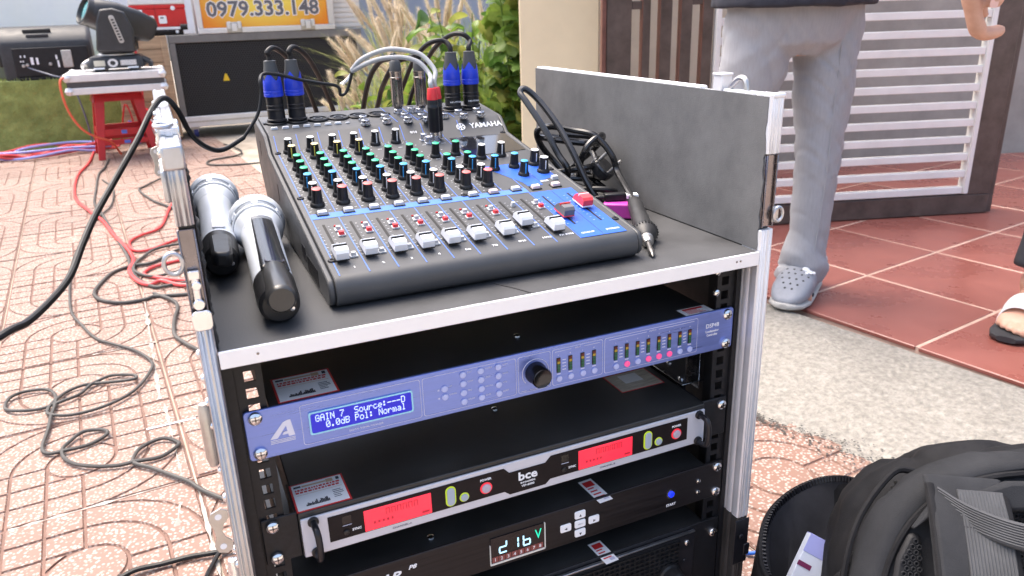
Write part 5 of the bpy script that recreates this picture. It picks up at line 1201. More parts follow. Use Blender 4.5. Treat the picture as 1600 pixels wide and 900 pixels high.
# ================================================================== CABLES ON THE PAVEMENT
GL = G0+.005
RDC = mat('red_cable_jacket', (.62, .06, .06), .4, var=.1, vs=10); BKC = mat('dusty_black_cable', (.055, .052, .048), .6, var=.3, vs=10)
def ground(name, pts, r, m, label, group=None):
    pts = [(x, y, G0+r+.001+.004*abs(math.sin(k*1.7))*(r < .006)) for k, (x, y) in enumerate(pts)]
    o = part(name, B().tube(pts, r, 8, 5), m); tag(o, label, 'cable', group); return o
GP = {
'red1':[(-0.483,5.671),(-0.489,5.106),(-0.525,4.652),(-0.495,4.006),(-0.406,3.598),(-0.34,3.352),(-0.277,3.011),(-0.224,2.768),(-0.202,2.589),(-0.215,2.464),(-0.192,2.33),(-0.151,2.25),(-0.11,2.275),(-0.05,2.19),(.05,2.15)],
'red2':[(-0.03,3.6),(-0.059,3.391),(-0.1,3.084),(-0.178,2.982),(-0.22,2.896),(-0.207,2.758),(-0.148,2.725),(-0.056,2.814),(0.009,2.873),(.06,2.9)],
'red3':[(0.06,2.54),(-0.043,2.51),(-0.139,2.464),(-0.166,2.386),(-0.114,2.316),(-0.038,2.244),(0.04,2.197)],
'blk1':[(-0.375,5.197),(-0.39,4.854),(-0.412,4.636),(-0.404,4.173),(-0.393,3.78),(-0.345,3.491),(-0.294,3.137),(-0.243,2.804),(-0.22,2.621),(-0.21,2.483),(-0.187,2.347),(-0.136,2.223),(-0.085,2.213),(0.03,2.23)],
'blk2':[(-0.384,4.456),(-0.325,4.171),(-0.311,3.98),(-0.316,3.656),(-0.358,3.464),(-0.383,3.281),(-0.389,3.048),(-0.415,2.804),(-0.411,2.512),(-0.383,2.118),(-0.336,1.927),(-0.296,1.81),(-0.251,1.735),(-0.209,1.688),(-0.176,1.622),(-0.152,1.562),(-0.149,1.505),(-0.176,1.415),(-0.212,1.357),(-0.266,1.322),(-0.323,1.317),(-0.365,1.334),(-0.379,1.362),(-0.371,1.403),(-0.344,1.464),(-0.309,1.475),(-0.273,1.476),(-0.213,1.455),(-0.187,1.461),(-0.195,1.483),(-0.244,1.507),(-0.274,1.491),(-0.294,1.467),(-0.314,1.429),(-0.347,1.404),(-0.396,1.389),(-0.447,1.398),(-0.475,1.434),(-0.471,1.482),(-0.444,1.511),(-0.396,1.496),(-0.372,1.459),(-0.365,1.4),(-0.368,1.331),(-0.368,1.266),(-0.371,1.176),(-0.357,1.147),(-0.32,1.139),(-0.278,1.15),(-0.244,1.174),(-0.255,1.207),(-0.294,1.211),(-0.32,1.179),(-0.33,1.148),(-0.324,1.109),(-0.3,1.07),(-0.26,1.039),(-0.218,1.024),(-0.184,1.021),(-0.138,1.021),(-0.103,1.046),(-0.102,1.071),(-0.127,1.095),(-0.153,1.097),(-0.179,1.07),(-0.191,1.034),(-0.184,1.011),(-0.154,0.979),(-0.116,0.93),(-0.088,0.891),(-0.064,0.848),(-0.03,0.796)],
'blk3':[(0.05,2.75),(-0.043,2.665),(-0.08,2.612),(-0.138,2.53),(-0.194,2.528),(-0.237,2.509),(-0.278,2.458),(-0.314,2.322),(-0.32,2.234),(-0.293,2.159),(-0.234,2.102),(-0.167,2.098),(-0.138,2.116),(-0.094,2.101),(0.06,2.056)],
'blk3b':[(0.05,2.76),(-0.107,2.726),(-0.166,2.638),(-0.199,2.52),(-0.193,2.431),(-0.14,2.341),(-0.082,2.348),(0.06,2.409)],
'blk3c':[(-0.137,2.151),(-0.081,2.034),(-0.069,1.963),(-0.082,1.848),(-0.086,1.724),(-0.064,1.647),(-0.037,1.584),(0.05,1.4)],
'blk4':[(-0.45,0.61),(-0.3,0.632),(-0.218,0.642),(-0.182,0.65),(-0.145,0.649),(-0.095,0.645),(-0.036,0.636),(0.1,0.635)],
'blk5':[(-0.11,0.46),(-0.082,0.56),(-0.064,0.611),(-0.049,0.636),(-0.035,0.647),(0.1,0.677)],
'blk6':[(0.7,4.5),(0.462,4.485),(0.295,4.532),(0.207,4.62),(0.236,4.762),(0.404,4.855),(0.45,5.005),(0.429,5.211),(0.372,5.414)],
'blk7':[(0.0,4.4),(-0.078,4.263),(-0.163,4.094),(-0.187,3.992),(-0.126,3.698),(-0.056,3.499),(.02,3.3)]}
ground('ground_cable', GP['red1'], .0075, RDC, 'long red cable snaking over the pavement from the stool to the rack')
ground('ground_cable', GP['red2'], .0065, RDC, 'red cable making one open loop beside the rack case')
ground('ground_cable', GP['red3'], .0065, RDC, 'short red cable bend in the pile of black cables by the rack')
ground('ground_cable', GP['blk1'], .0060, BKC, 'dusty black cable running alongside the long red cable')
ground('ground_cable', GP['blk2'], .0042, BKC, 'thin grey-black cable lying in loose loops on the pavement')
ground('ground_cable', GP['blk3'], .0062, BKC, 'thick black cable in a wide bend next to the rack')
ground('ground_cable', GP['blk3b'], .0055, BKC, 'black cable loop lying inside the wide bend by the rack')
ground('ground_cable', GP['blk3c'], .0055, BKC, 'black cable trailing towards the viewer along the rack side')
ground('ground_cable', GP['blk4'], .0045, RUB, 'straight black cable at the foot of the rack, nearest the viewer')
ground('ground_cable', GP['blk5'], .0040, RUB, 'curved black cable crossing the straight one at the foot of the rack')
ground('ground_cable', GP['blk6'], .0060, BKC, 'black cable loop on the ground in front of the subwoofer')
ground('ground_cable', GP['blk7'], .0055, BKC, 'black cable bent in a pointed loop behind the rack corner')
ground('ground_cable', [(.60, .30), (0.732,0.256),(0.752,0.238),(0.773,0.224),(0.83,0.19)], .0035, mat('blue_cord', (.02, .12, .55), .4), 'blue cord running from the rack to the backpack')
rr = random.Random(21)
for k in range(9):
    y = 5.62+rr.uniform(-.12, .22); pts = [(-2.0, y+rr.uniform(-.1, .1))]
    x = -1.7
    while x < -.45: pts.append((x, y+rr.uniform(-.09, .09)-.1*(x+.45)*0)); x += rr.uniform(.14, .3)
    pts.append((-.36+rr.uniform(-.04, .04), 5.62+rr.uniform(-.08, .15)))
    o = part('bundle_cable', B().tube([(a, c, G0+.010+rr.uniform(0, .055)) for a, c in pts], .0085, 7, 5), RDC if k % 4 else mat('pale_blue_cable', (.25, .28, .6), .5))
    tag(o, 'red cable in the heap along the foot of the turf stage' if k % 4 else 'pale blue cable in the heap of red cables by the stage', 'cable', 'heap of cables along the stage foot')
o = part('ground_cable', B().tube([(-.50, 5.12, .0-.02), (-.545, 5.08, -.05), (-.55, 5.08, -.15), (-.53, 5.09, -.26), (-.48, 5.11, -.36), (-.41, 5.16, -.42), (-.34, 5.2, -.46), (-.3, 5.3, -.56)], .0075, 8, 5), mat('orange_red_cable', (.72, .12, .06), .4)); tag(o, 'orange cable hanging from the flight case lid beside the stool', 'cable')
ltr = part('paper_scrap', B().box(-.095, .01, -.003, .003, 0, .0012), KEYW, None, 0, 0, (-.07, 1.175, G0+.0012), (0, 0, R(3))); tag(ltr, 'thin white plastic strip lying on the pavement by the rack', 'litter')
# ================================================================== PLANTS
SOIL = mat('planting_soil', (.10, .07, .045), .95, var=.4, vs=12, bump=.6, bs=30)
struct('planting_bed', B().box(.95, 4.0, 2.75, 5.4, G0-.02, G0+.02), SOIL)
BL = [mat('grass_blade_'+n, c, .5, var=.25, vs=4, col2=c2, trans=.0) for n, c, c2 in (('green', (.22, .32, .055), (.34, .44, .11)), ('pale', (.32, .38, .11), (.46, .50, .20)))]
PLM = [mat('cream_plume', (.70, .60, .45), .8, var=.12, vs=40, col2=(.80, .72, .58)), mat('tan_plume', (.62, .51, .37), .8, var=.12, vs=40, col2=(.74, .64, .50))]
for m_ in BL: translucent(m_, .45)
for m_ in PLM: translucent(m_, .4)
def blade(b, r, base, h, lean, az, w):
    pts = []; d = Vector((math.cos(az), math.sin(az), 0)); s = Vector((-math.sin(az), math.cos(az), 0)); n = 7; L = []
    for k in range(n+1):
        t = k/n; p = base+Vector((0, 0, 1))*h*(t-.28*lean*t**3)+d*h*lean*.75*t**2; ww = w*(1-t**2.2)*.5+.0003
        L += [p-s*ww, p+s*ww]
    b.add(L, [(2*k, 2*k+1, 2*k+3, 2*k+2) for k in range(n)])
def plume(r, h, lean, az):
    """stem with a feathery seed head"""
    d = Vector((math.cos(az), math.sin(az), 0)); C_ = []
    for k in range(9):
        t = k/8; C_.append(Vector((0, 0, 1))*h*(t-.2*lean*t**3)+d*h*lean*.7*t**2.2)
    stem = B().tube(C_[:7], .0018, 5, 2)
    b = B(); P = smoothline(C_, 6); N0 = int(len(P)*.72)
    m = len(P)-N0; rr_ = .019
    b.tube(P[N0:], [.003, .009, .012, .012, .010, .007, .003], 6, 1)
    for i in range(420):
        q = P[N0+int(r.random()**1.0*(m-1))]; t = (P.index(q)-N0)/m; ax_ = (P[-1]-P[N0]).normalized()
        v = Vector((r.gauss(0, 1), r.gauss(0, 1), r.gauss(0, 1))); v -= ax_*v.dot(ax_); v.normalize()
        l = rr_*(1.25-.7*abs(t-.4)*1.6)*r.uniform(.9, 1.8); e_ = q+v*l+ax_*l*1.3; s = v.cross(ax_)*.0009
        b.add([q-s, q+s, e_], [(0, 1, 2)])
    return stem, b
def grass(x, y, h, nb, npl, label, seed, tint=0):
    r = random.Random(seed); root = thing('flowering_grass', label, 'grass', (x, y, G0), 0, 'clumps of flowering grass')
    b = B()
    for k in range(nb):
        a = r.uniform(0, 6.28); q = r.random()**.5*.11
        blade(b, r, Vector((q*math.cos(a), q*math.sin(a), 0)), h*r.uniform(.45, 1.0), r.uniform(.15, 1.15), r.uniform(0, 6.28), r.uniform(.004, .0095))
    o = part('blades', b, BL[tint], root, smooth=0); o['kind'] = 'stuff'
    for k in range(npl):
        st_b, pb_ = plume(r, h*r.uniform(.78, 1.15), r.uniform(.1, .62), r.uniform(1.2, 5.6))
        a = r.uniform(0, 6.28); q = r.random()*.09; M = T(q*math.cos(a), q*math.sin(a), 0)
        st_b.v = [tuple(M @ Vector(p)) for p in st_b.v]; pb_.v = [tuple(M @ Vector(p)) for p in pb_.v]
        s_o = part('flower_stem', st_b, BL[1], root, smooth=0); part('plume', pb_, PLM[k % 2], s_o, smooth=0)
for k, (x, y, h, nb, npl, tint, lab) in enumerate((
    (1.13, 3.70, .78, 80, 14, 1, 'flowering grass clump with many cream plumes nearest the subwoofer'),
    (.99, 3.78, .56, 60, 9, 1, 'low grass clump with cream plumes leaning over the subwoofer corner'),
    (1.34, 3.95, 1.0, 90, 16, 1, 'tall grass clump with tan plumes in front of the orange case end'),
    (1.52, 3.80, .98, 90, 11, 0, 'grass clump with arching cream plumes behind the grey phono leads'),
    (1.65, 4.1, 1.0, 90, 9, 0, 'grass clump with a few bent plumes before the grey-blue wall'),
    (1.95, 4.05, 1.15, 110, 4, 0, 'tall green grass clump with long blades before the grey-blue wall'),
    (1.30, 3.45, .70, 110, 7, 1, 'short pale grass clump low behind the mixer'),
    (1.75, 3.55, .95, 100, 3, 0, 'green grass clump beside the broad leaved vine'),
    (1.42, 4.40, 1.08, 90, 13, 1, 'back grass clump with upright plumes beside the subwoofer'))):
    grass(x, y, h, int(nb*1.9), npl, lab, 40+k, tint)
LEAFM = [mat('leaf_'+n, c, .45, var=.3, vs=14, col2=c2, rvar=.1) for n, c, c2 in (('bright', (.17, .29, .035), (.28, .40, .08)), ('mid', (.10, .21, .03), (.18, .30, .06)), ('yellow', (.29, .34, .06), (.40, .42, .12)), ('dark', (.05, .12, .02), (.09, .19, .04)))]
for m_ in LEAFM: translucent(m_, .42)
def lobed(r, s):
    """maple-like vine leaf, cupped"""
    b = B(); n = 40; ring = []
    for k in range(n):
        a = -math.pi+2*math.pi*k/n
        rad = s*(.62+.30*abs(math.cos(2.5*a))**1.4+.05*math.sin(17*a))*(1-.35*max(0, math.cos(a+math.pi))**6)
        x, y = rad*math.cos(a)+.35*s, rad*math.sin(a); ring.append((x, y, -.28*(x*x+y*y)/s*.5+.07*s*math.sin(5*a)))
    mid = [((p[0]-.35*s)*.5+.35*s, p[1]*.5, p[2]*.2+.03*s*math.cos(5*(2*math.pi*i/n))) for i, p in enumerate(ring)]
    vs = [(.3*s, 0, 0)]+mid+ring
    fs = [(0, 1+k, 1+(k+1) % n) for k in range(n)]+[(1+k, 1+n+k, 1+n+(k+1) % n, 1+(k+1) % n) for k in range(n)]
    return b.add(vs, fs)
rl_ = random.Random(4)
LM_ = [lobed(rl_, .075).mesh('leaf', LEAFM[k], 60) for k in range(4)]
OVL = []
for k in range(4):
    b = B(); L = []
    for i in range(7):
        t = i/6; w_ = .022*math.sin(math.pi*min(1, t*.93+.04))**.8; L += [(t*.085, -w_, .012*t*(1-t)*4), (t*.085, 0, .012*t*(1-t)*2-.02*t*t), (t*.085, w_, .012*t*(1-t)*4)]
    b.add(L, [(3*i+j, 3*i+j+1, 3*i+j+4, 3*i+j+3) for i in range(6) for j in range(2)]); OVL.append(b.mesh('leaf', LEAFM[k], 60))
def vine(x, y, h, n, label, seed, spread, meshes, name, cat, sc=(0.7, 1.3), wts=(3, 4, 1, 2)):
    r = random.Random(seed); root = thing(name, label, cat, (x, y, G0))
    stems = []
    for k in range(max(4, n//16)):
        a = r.uniform(0, 6.28); q = r.uniform(.1, 1)*spread; hh = h*r.uniform(.55, 1.)
        P = [Vector((r.uniform(-.04, .04), r.uniform(-.04, .04), 0)), Vector((q*.3*math.cos(a), q*.3*math.sin(a), hh*.45)), Vector((q*.75*math.cos(a), q*.75*math.sin(a), hh*.8)), Vector((q*math.cos(a), q*math.sin(a), hh))]
        part('stem', B().tube(P, [.006, .005, .004, .002], 6, 4), LEAFM[1], root); stems.append(smoothline(P, 8))
    for k in range(n):
        S = stems[k % len(stems)]; p = S[int(r.uniform(.15, 1)*(len(S)-1))]+Vector((r.gauss(0, .045), r.gauss(0, .045), r.gauss(0, .045)))
        o = link('leaf', r.choices(meshes, wts)[0], root, p, (r.uniform(-.9, .9), r.uniform(-.3, 1.1), r.uniform(0, 6.28)))
        s = r.uniform(*sc); o.scale = (s, s, s)
vine(1.60, 2.98, 1.30, 170, 'broad leaved vine climbing beside the cream pillar', 5, .30, LM_, 'broadleaf_vine', 'plant', (.8, 1.6), (5, 3, 2, 1))
vine(1.22, 3.15, .74, 200, 'low bright green shrub behind the middle of the mixer', 6, .34, OVL, 'leafy_shrub', 'shrub', (.7, 1.4), (5, 3, 2, 1))
vine(1.45, 3.2, .92, 190, 'yellow-green leafy shrub behind the blue collared plugs', 8, .30, OVL, 'leafy_shrub', 'shrub', (.8, 1.5), (3, 3, 4, 1))
vine(.98, 3.30, .58, 150, 'low leafy shrub behind the left end of the mixer', 9, .28, OVL, 'leafy_shrub', 'shrub', (.7, 1.3), (4, 3, 3, 1))
# ================================================================== PEOPLE
from mathutils import noise as mnoise
def ell(cx, cy, z, rx, ry, rot=0., n=28):
    return [(cx+rx*math.cos(a)*math.cos(rot)-ry*math.sin(a)*math.sin(rot), cy+rx*math.cos(a)*math.sin(rot)+ry*math.sin(a)*math.cos(rot), z) for a in [2*math.pi*k/n for k in range(n)]]
def remesh(bs, voxel, it, m, name, disp=None, factor=.5):
    """join overlapping closed solids into one continuous skin"""
    b = B()
    for q in (bs if isinstance(bs, list) else [bs]): b.add(q.v, q.f)
    me = b.mesh(name, None, 0); o = bpy.data.objects.new(name, me); COL.objects.link(o)
    r = o.modifiers.new('r', 'REMESH'); r.mode = 'VOXEL'; r.voxel_size = voxel
    if it: s = o.modifiers.new('s', 'SMOOTH'); s.iterations = it; s.factor = factor
    dg = bpy.context.evaluated_depsgraph_get(); dg.update()
    nm = bpy.data.meshes.new_from_object(o.evaluated_get(dg)); bpy.data.objects.remove(o); nm.name = name
    if disp:
        nm.update(); co = [v.co.copy() for v in nm.vertices]; no = [v.normal.copy() for v in nm.vertices]
        for v, c, n in zip(nm.vertices, co, no): v.co = c+n*disp(c)
    nm.materials.clear(); nm.materials.append(m); nm.polygons.foreach_set('use_smooth', [True]*len(nm.polygons)); nm.update()
    return nm
def limb(pts, rad, n=16, sub=4): return B().tube(pts, rad, n, sub)
def ball(c, r, sx=1., sy=1., sz=1.):
    b = B(); M = T(*c) @ Matrix.Diagonal((sx, sy, sz, 1))
    return b.lathe([(0, -r)]+[(r*math.cos(R(a)), r*math.sin(R(a))) for a in range(-75, 76, 15)]+[(0, r)], 20, M)
def rel(bs, l):
    for b in bs: b.v = [tuple(Vector(a)-Vector(l)) for a in b.v]
    return bs
SKIN = mat('skin', (.52, .28, .19), .5, var=.12, vs=18, bump=.08, bs=250, col2=(.62, .36, .26))
HAIR = mat('black_hair', (.012, .01, .009), .5, var=.3, vs=60)
def head(c, f):
    """head solids: skull, jaw, nose, ears, brow; f = facing direction"""
    c = Vector(c); f = Vector(f).normalized(); s = Vector((-f.y, f.x, 0))
    bs = [ball(c+Vector((0, 0, .02)), .1, .82, .95, 1.08), ball(c+f*.025+Vector((0, 0, -.06)), .068, .9, .95, 1.0), ball(c+f*.098+Vector((0, 0, -.012)), .016, .9, .9, 1.5), ball(c+f*.085+Vector((0, 0, -.055)), .02, 1.2, 1.2, .6)]
    for q in (-1, 1): bs += [ball(c+s*q*.082, .024, .6, .8, 1.3), ball(c+f*.082+s*q*.032+Vector((0, 0, .012)), .014)]
    bs.append(limb([c+Vector((0, 0, -.20)), c+Vector((0, 0, -.12)), c+Vector((0, 0, -.05))], [.06, .055, .055]))
    return bs
def hair(c, f):
    c = Vector(c); f = Vector(f).normalized(); return [ball(c-f*.014+Vector((0, 0, .045)), .1, .88, .98, 1.0), ball(c-f*.045+Vector((0, 0, -.005)), .082, 1., 1., 1.)]
def hand(wrist, d, up_, s=1.):
    """relaxed hand: palm and five slightly curled fingers"""
    w = Vector(wrist); d = Vector(d).normalized(); up_ = Vector(up_); sd_ = d.cross(up_).normalized(); up_ = sd_.cross(d)
    bs = [limb([w-d*.02, w+d*.03, w+d*.085], [.026*s, .034*s, .034*s], 14)]
    for k, (o, l) in enumerate(((-.030, .068), (-.010, .078), (.011, .074), (.030, .058))):
        b0 = w+d*.08+sd_*o*s
        bs.append(limb([b0-d*.02, b0, b0+d*l*.45-up_*.004, b0+d*l*.75-up_*l*.22, b0+d*l*.88-up_*l*.5], [.0105*s, .0105*s, .0095*s, .0085*s, .0075*s], 10))
    t0 = w+d*.02-sd_*.03*s
    bs.append(limb([t0, t0+d*.03-sd_*.022, t0+d*.058-sd_*.026, t0+d*.08-sd_*.018], [.014*s, .012*s, .0105*s, .009*s], 10))
    return bs
# ---- man in pale grey trousers
TRO = mat('pale_grey_trouser_cloth', (.325, .33, .35), .85, var=.05, vs=200, bump=.35, bs=900, stretch=(1, 1, .12), col2=(.345, .355, .385))
NVY = mat('dark_navy_shirt_cloth', (.018, .020, .032), .8, var=.2, vs=30, bump=.15, bs=500)
p1l = Vector((1.57, 1.16, PZ))
man = thing('person', 'man in pale grey trousers, dark shirt and grey clogs standing on the porch edge', 'person', p1l)
fdir = Vector((-.60, -.80, 0))
legA = [(1.672, 1.11, .36, .105, .125), (1.690, 1.11, .29, .115, .130), (1.700, 1.11, .22, .118, .128), (1.698, 1.105, .10, .112, .12), (1.695, 1.10, -.02, .099, .108), (1.693, 1.09, -.12, .087, .092), (1.690, 1.088, -.24, .077, .084), (1.686, 1.090, -.36, .073, .080), (1.680, 1.095, -.45, .080, .090), (1.676, 1.10, -.508, .086, .098)]
legB = [(1.505, 1.12, .36, .105, .125), (1.485, 1.125, .29, .115, .13), (1.475, 1.13, .22, .118, .128), (1.47, 1.14, .10, .112, .12), (1.445, 1.16, -.02, .100, .108), (1.42, 1.18, -.12, .092, .098), (1.405, 1.22, -.24, .085, .092), (1.39, 1.26, -.36, .082, .09), (1.38, 1.29, -.45, .083, .092), (1.375, 1.30, -.505, .08, .092)]
pel = [(1.590, 1.115, .42, .225, .155), (1.590, 1.115, .33, .262, .165), (1.588, 1.12, .24, .272, .165), (1.586, 1.12, .185, .255, .150), (1.582, 1.12, .150, .165, .10)]
def rings(l, sc=1., dz=0.): return B().loft([ell(x, y, z+dz, rx*sc*.77, ry*sc*.74) for x, y, z, rx, ry in l])
def folds(c):
    x, y, z = c.x+p1l.x, c.y+p1l.y, c.z+p1l.z
    d = .004*mnoise.noise(Vector((x*9, y*9, z*5)))
    k = math.exp(-((z+.47)/.07)**2)*.9+math.exp(-((z+.13)/.12)**2)*.45+math.exp(-((z-.12)/.10)**2)*.6+.18
    d += .011*k*mnoise.noise(Vector((x*7+3, y*7, z*15+x*9)))
    d += .006*k*(1-abs(mnoise.noise(Vector((x*5, y*5+7, z*22-x*14))))*2)*.6
    f = mnoise.noise(Vector((x*6+y*4, 2.2, z*13+x*16)))
    d -= .0065*k*max(0, 1-abs(f)*5)                                  # sharp valleys of creases
    g = mnoise.noise(Vector((x*11, 5.1, z*6-x*9)))
    d -= .0022*max(0, 1-abs(g)*6)
    return d
part('trousers', B(), TRO).select_set(False) if False else None
tm_ = remesh(rel([rings(legA), rings(legB), rings(pel)], p1l), .006, 7, TRO, 'trousers', folds)
link('trousers', tm_, man)
# seams: side seam and fly lines pressed on the near leg
sb = B()
for a in (-1.95, -.35):
    sb.tube([Vector((x+rx*.77*math.cos(a)*.985, y+ry*.74*math.sin(a)*.985, z))-p1l for x, y, z, rx, ry in legA[2:]], .0030, 6, 6)
part('trouser_seam', sb, TRO, man)
body = [rings(legA, .66, .02), rings(legB, .66, .02), rings(pel, .78)]
body += [B().loft([ell(1.578, 1.12, z, rx, ry) for z, rx, ry in ((.36, .16, .11), (.5, .155, .105), (.66, .175, .115), (.80, .19, .115), (.88, .15, .09), (.92, .07, .06))])]
hc_ = (1.575, 1.10, 1.08); body += head(hc_, fdir)
# arms bent, hands held together in front of the chest
for sx in (-1, 1):
    s = Vector((1.578, 1.12, .84))+Vector((.80, -.60, 0))*sx*.185; e = s+Vector((.80, -.6, 0))*sx*.05+Vector((0, 0, -.29))-fdir*.03; w_ = s+fdir*.24-Vector((.8, -.6, 0))*sx*.08+Vector((0, 0, -.18))
    body.append(limb([s, (s+e)/2, e, (e+w_)/2, w_], [.052, .046, .038, .036, .026])); body += hand(w_, fdir*.8+Vector((0, 0, .5)), (0, 0, 1))
foot = lambda c, d, z: B().loft([ell(c[0]+d[0]*t, c[1]+d[1]*t, z+.04, .03, .035) for t in (0, .05)])
for c in ((1.676, 1.10), (1.375, 1.30)):
    body.append(limb([(c[0], c[1], -.38), (c[0], c[1], -.47), (c[0]+fdir.x*.03, c[1]+fdir.y*.03, -.51), (c[0]+fdir.x*.13, c[1]+fdir.y*.13, -.528)], [.036, .034, .033, .026]))
link('body', remesh(rel(body, p1l), .007, 4, SKIN, 'body'), man)
sh_ = [B().loft([ell(1.578, 1.118, z, rx, ry) for z, rx, ry in ((.275, .246, .175), (.32, .240, .170), (.45, .215, .150), (.62, .212, .145), (.78, .220, .140), (.86, .185, .115), (.915, .085, .075))])]
for sx in (-1, 1):
    s = Vector((1.578, 1.12, .82))+Vector((.80, -.60, 0))*sx*.17; e = s+Vector((.80, -.6, 0))*sx*.07+Vector((0, 0, -.24))-fdir*.03
    sh_.append(limb([s, (s+e)/2, e], [.08, .075, .072]))
def shf(c): return .006*mnoise.noise(Vector((c.x*8, c.y*8, c.z*6)))+.004*mnoise.noise(Vector((c.x*20, c.y*20, c.z*8)))
link('shirt', remesh(rel(sh_, p1l), .009, 6, NVY, 'shirt', shf), man)
link('hair', remesh(rel(hair(hc_, fdir), p1l), .008, 2, HAIR, 'hair'), man)
CLG = mat('pale_grey_foam_clog', (.26, .275, .31), .55, var=.10, vs=25, bump=.1, bs=300); CLH = mat('clog_hole_shadow', (.03, .03, .035), .9); CLS = mat('clog_sole_grey', (.42, .41, .39), .6)
def clog(heel, d, charm):
    d = Vector((d[0], d[1], 0)).normalized(); s = Vector((-d.y, d.x, 0)); h = Vector((heel[0], heel[1], PZ))-p1l; M = frame(h, d, s)
    def ring(t, w_, z0, z1, k=.62): return [tuple(M @ Vector((t, w_*math.copysign(abs(math.cos(a))**k, math.cos(a)), z0+(z1-z0)*(.5+.5*math.copysign(abs(math.sin(a))**.8, math.sin(a)))))) for a in [2*math.pi*i/24 for i in range(24)]]
    up_ = remesh([B().loft([ring(*q) for q in ((.0, .022, .022, .05), (.008, .034, .016, .066), (.04, .041, .012, .072), (.08, .043, .012, .078), (.12, .047, .012, .096), (.15, .052, .012, .098), (.19, .056, .012, .088), (.225, .055, .012, .074), (.255, .047, .014, .058), (.275, .032, .018, .044), (.283, .016, .022, .034))])], .005, 3, CLG, 'clog_upper')
    so = B().loft([ring(t, w_, z0, z1, .6) for t, w_, z0, z1 in ((.0, .024, .004, .02), (.012, .037, 0, .024), (.08, .045, 0, .022), (.15, .054, 0, .022), (.21, .059, 0, .022), (.255, .051, .001, .024), (.283, .030, .006, .026), (.29, .014, .01, .024))])
    c = link('clog', up_, man)
    part('sole', so, CLS, c)
    # ventilation holes laid on the upper
    dep = bpy.context.evaluated_depsgraph_get(); dep.update(); e = c.evaluated_get(dep)
    b = B()
    def onto(t, o):
        p = M @ Vector((t, o, .14)); q = (M.to_3x3() @ Vector((0, 0, -1)))
        ok, loc_, nrm, _ = e.ray_cast(p, q); return (loc_, nrm) if ok else (None, None)
    for t, row in ((.168, (-.030, -.010, .010, .030)), (.190, (-.038, -.019, 0, .019, .038)), (.212, (-.030, -.010, .010, .030)), (.233, (-.020, 0, .020)), (.250, (-.010, .010))):
        for o_ in row:
            l_, n_ = onto(t, o_)
            if l_: b.lathe([(0, .0004), (.0034, .0004), (.0034, -.001)], 10, Matrix.Translation(l_) @ n_.to_track_quat('Z', 'Y').to_matrix().to_4x4())
    part('vent_holes', b, CLH, c)
    for sd__ in (-1, 1):
        part('side_vent', B().lathe([(0, .0006), (.006, .0006), (.006, -.002)], 12, M @ T(.185, sd__*.0555, .03) @ RX(R(-90*sd__))), CLH, c)
    part('heel_strap', B().tube([M @ Vector(p) for p in ((.11, .047, .075), (.05, .047, .088), (.0, .032, .09), (-.010, 0, .09), (.0, -.032, .09), (.05, -.047, .088), (.11, -.047, .075))], .006, 8, 5, flat=1.8), CLG, c)
    if charm:
        l_, n_ = onto(.165, .026)
        if l_:
            Mc = Matrix.Translation(l_) @ n_.to_track_quat('Z', 'Y').to_matrix().to_4x4()
            part('charm', B().lathe([(.010, 0), (.011, .003), (.006, .006), (0, .0065)], 8, Mc @ T(0, .006, 0)).lathe([(.008, 0), (.009, .003), (0, .006)], 7, Mc @ T(.004, -.009, 0)).lathe([(.005, 0), (.005, .004), (0, .005)], 7, Mc @ T(-.009, -.012, 0)).lathe([(.005, 0), (.005, .004), (0, .005)], 7, Mc @ T(.013, -.014, 0)), KEYW, c)
clog((1.765, 1.135), (-.86, -.50), True); clog((1.42, 1.37), (-.62, -.78), False)
# ---- second person: only a hand and a sandalled foot reach into view
p2l = Vector((2.16, .52, PZ)); f2 = Vector((-.95, -.30, 0)).normalized(); s2 = Vector((-f2.y, f2.x, 0))
per = thing('person', 'person in white strap sandals whose hand and foot reach in at the right edge', 'person', p2l)
toe = Vector((1.868, .563, -.532)); foo = Vector((-.93, -.36, 0)).normalized(); fs_ = Vector((-foo.y, foo.x, 0)); heel = toe-foo*.245
body = []; LEG2 = []
for sgn, base in ((1, heel), (-1, heel-s2*.02+Vector((.10, -.26, 0)))):
    ank = base+foo*.045+Vector((0, 0, .075)); knee = Vector((ank.x+.06, ank.y, -.05)); hip = Vector((2.16, .52+.09*sgn, .34)); LEG2.append((hip, knee, ank))
    body.append(limb([hip, (hip+knee)/2, knee, (knee+ank)/2+Vector((.015, 0, .03)), ank], [.085, .068, .052, .048, .034]))
    body.append(limb([ank+Vector((0, 0, .02)), base+foo*.02+Vector((0, 0, .035))], [.036, .034]))
    body.append(B().loft([[tuple(base+foo*t+fs_*(w_*math.cos(a))+Vector((0, 0, .003+h_*(.5+.5*math.sin(a))))) for a in [2*math.pi*i/18 for i in range(18)]] for t, w_, h_ in ((0, .02, .04), (.02, .031, .065), (.08, .033, .075), (.13, .038, .06), (.17, .044, .04), (.195, .044, .03), (.205, .04, .024))]))
    for k, (o_, l_, r_) in enumerate(((.030, .245, .0125), (.011, .242, .0095), (-.006, .233, .0088), (-.021, .222, .0085), (-.034, .208, .0080))):
        q0 = base+foo*.185+fs_*o_*sgn*.95+Vector((0, 0, .014)); q1 = base+foo*l_+fs_*o_*sgn*1.05+Vector((0, 0, .011))
        body.append(limb([q0, (q0+q1)/2+Vector((0, 0, .004)), q1-foo*.006, q1], [r_, r_, r_, r_*.6], 10))
body.append(B().loft([ell(2.16, .52, z, rx, ry, .3) for z, rx, ry in ((.26, .11, .14), (.36, .125, .17), (.5, .11, .15), (.66, .12, .17), (.80, .12, .19), (.88, .09, .15), (.92, .06, .07))]))
hc2 = (2.13, .51, 1.08); body += head(hc2, f2)
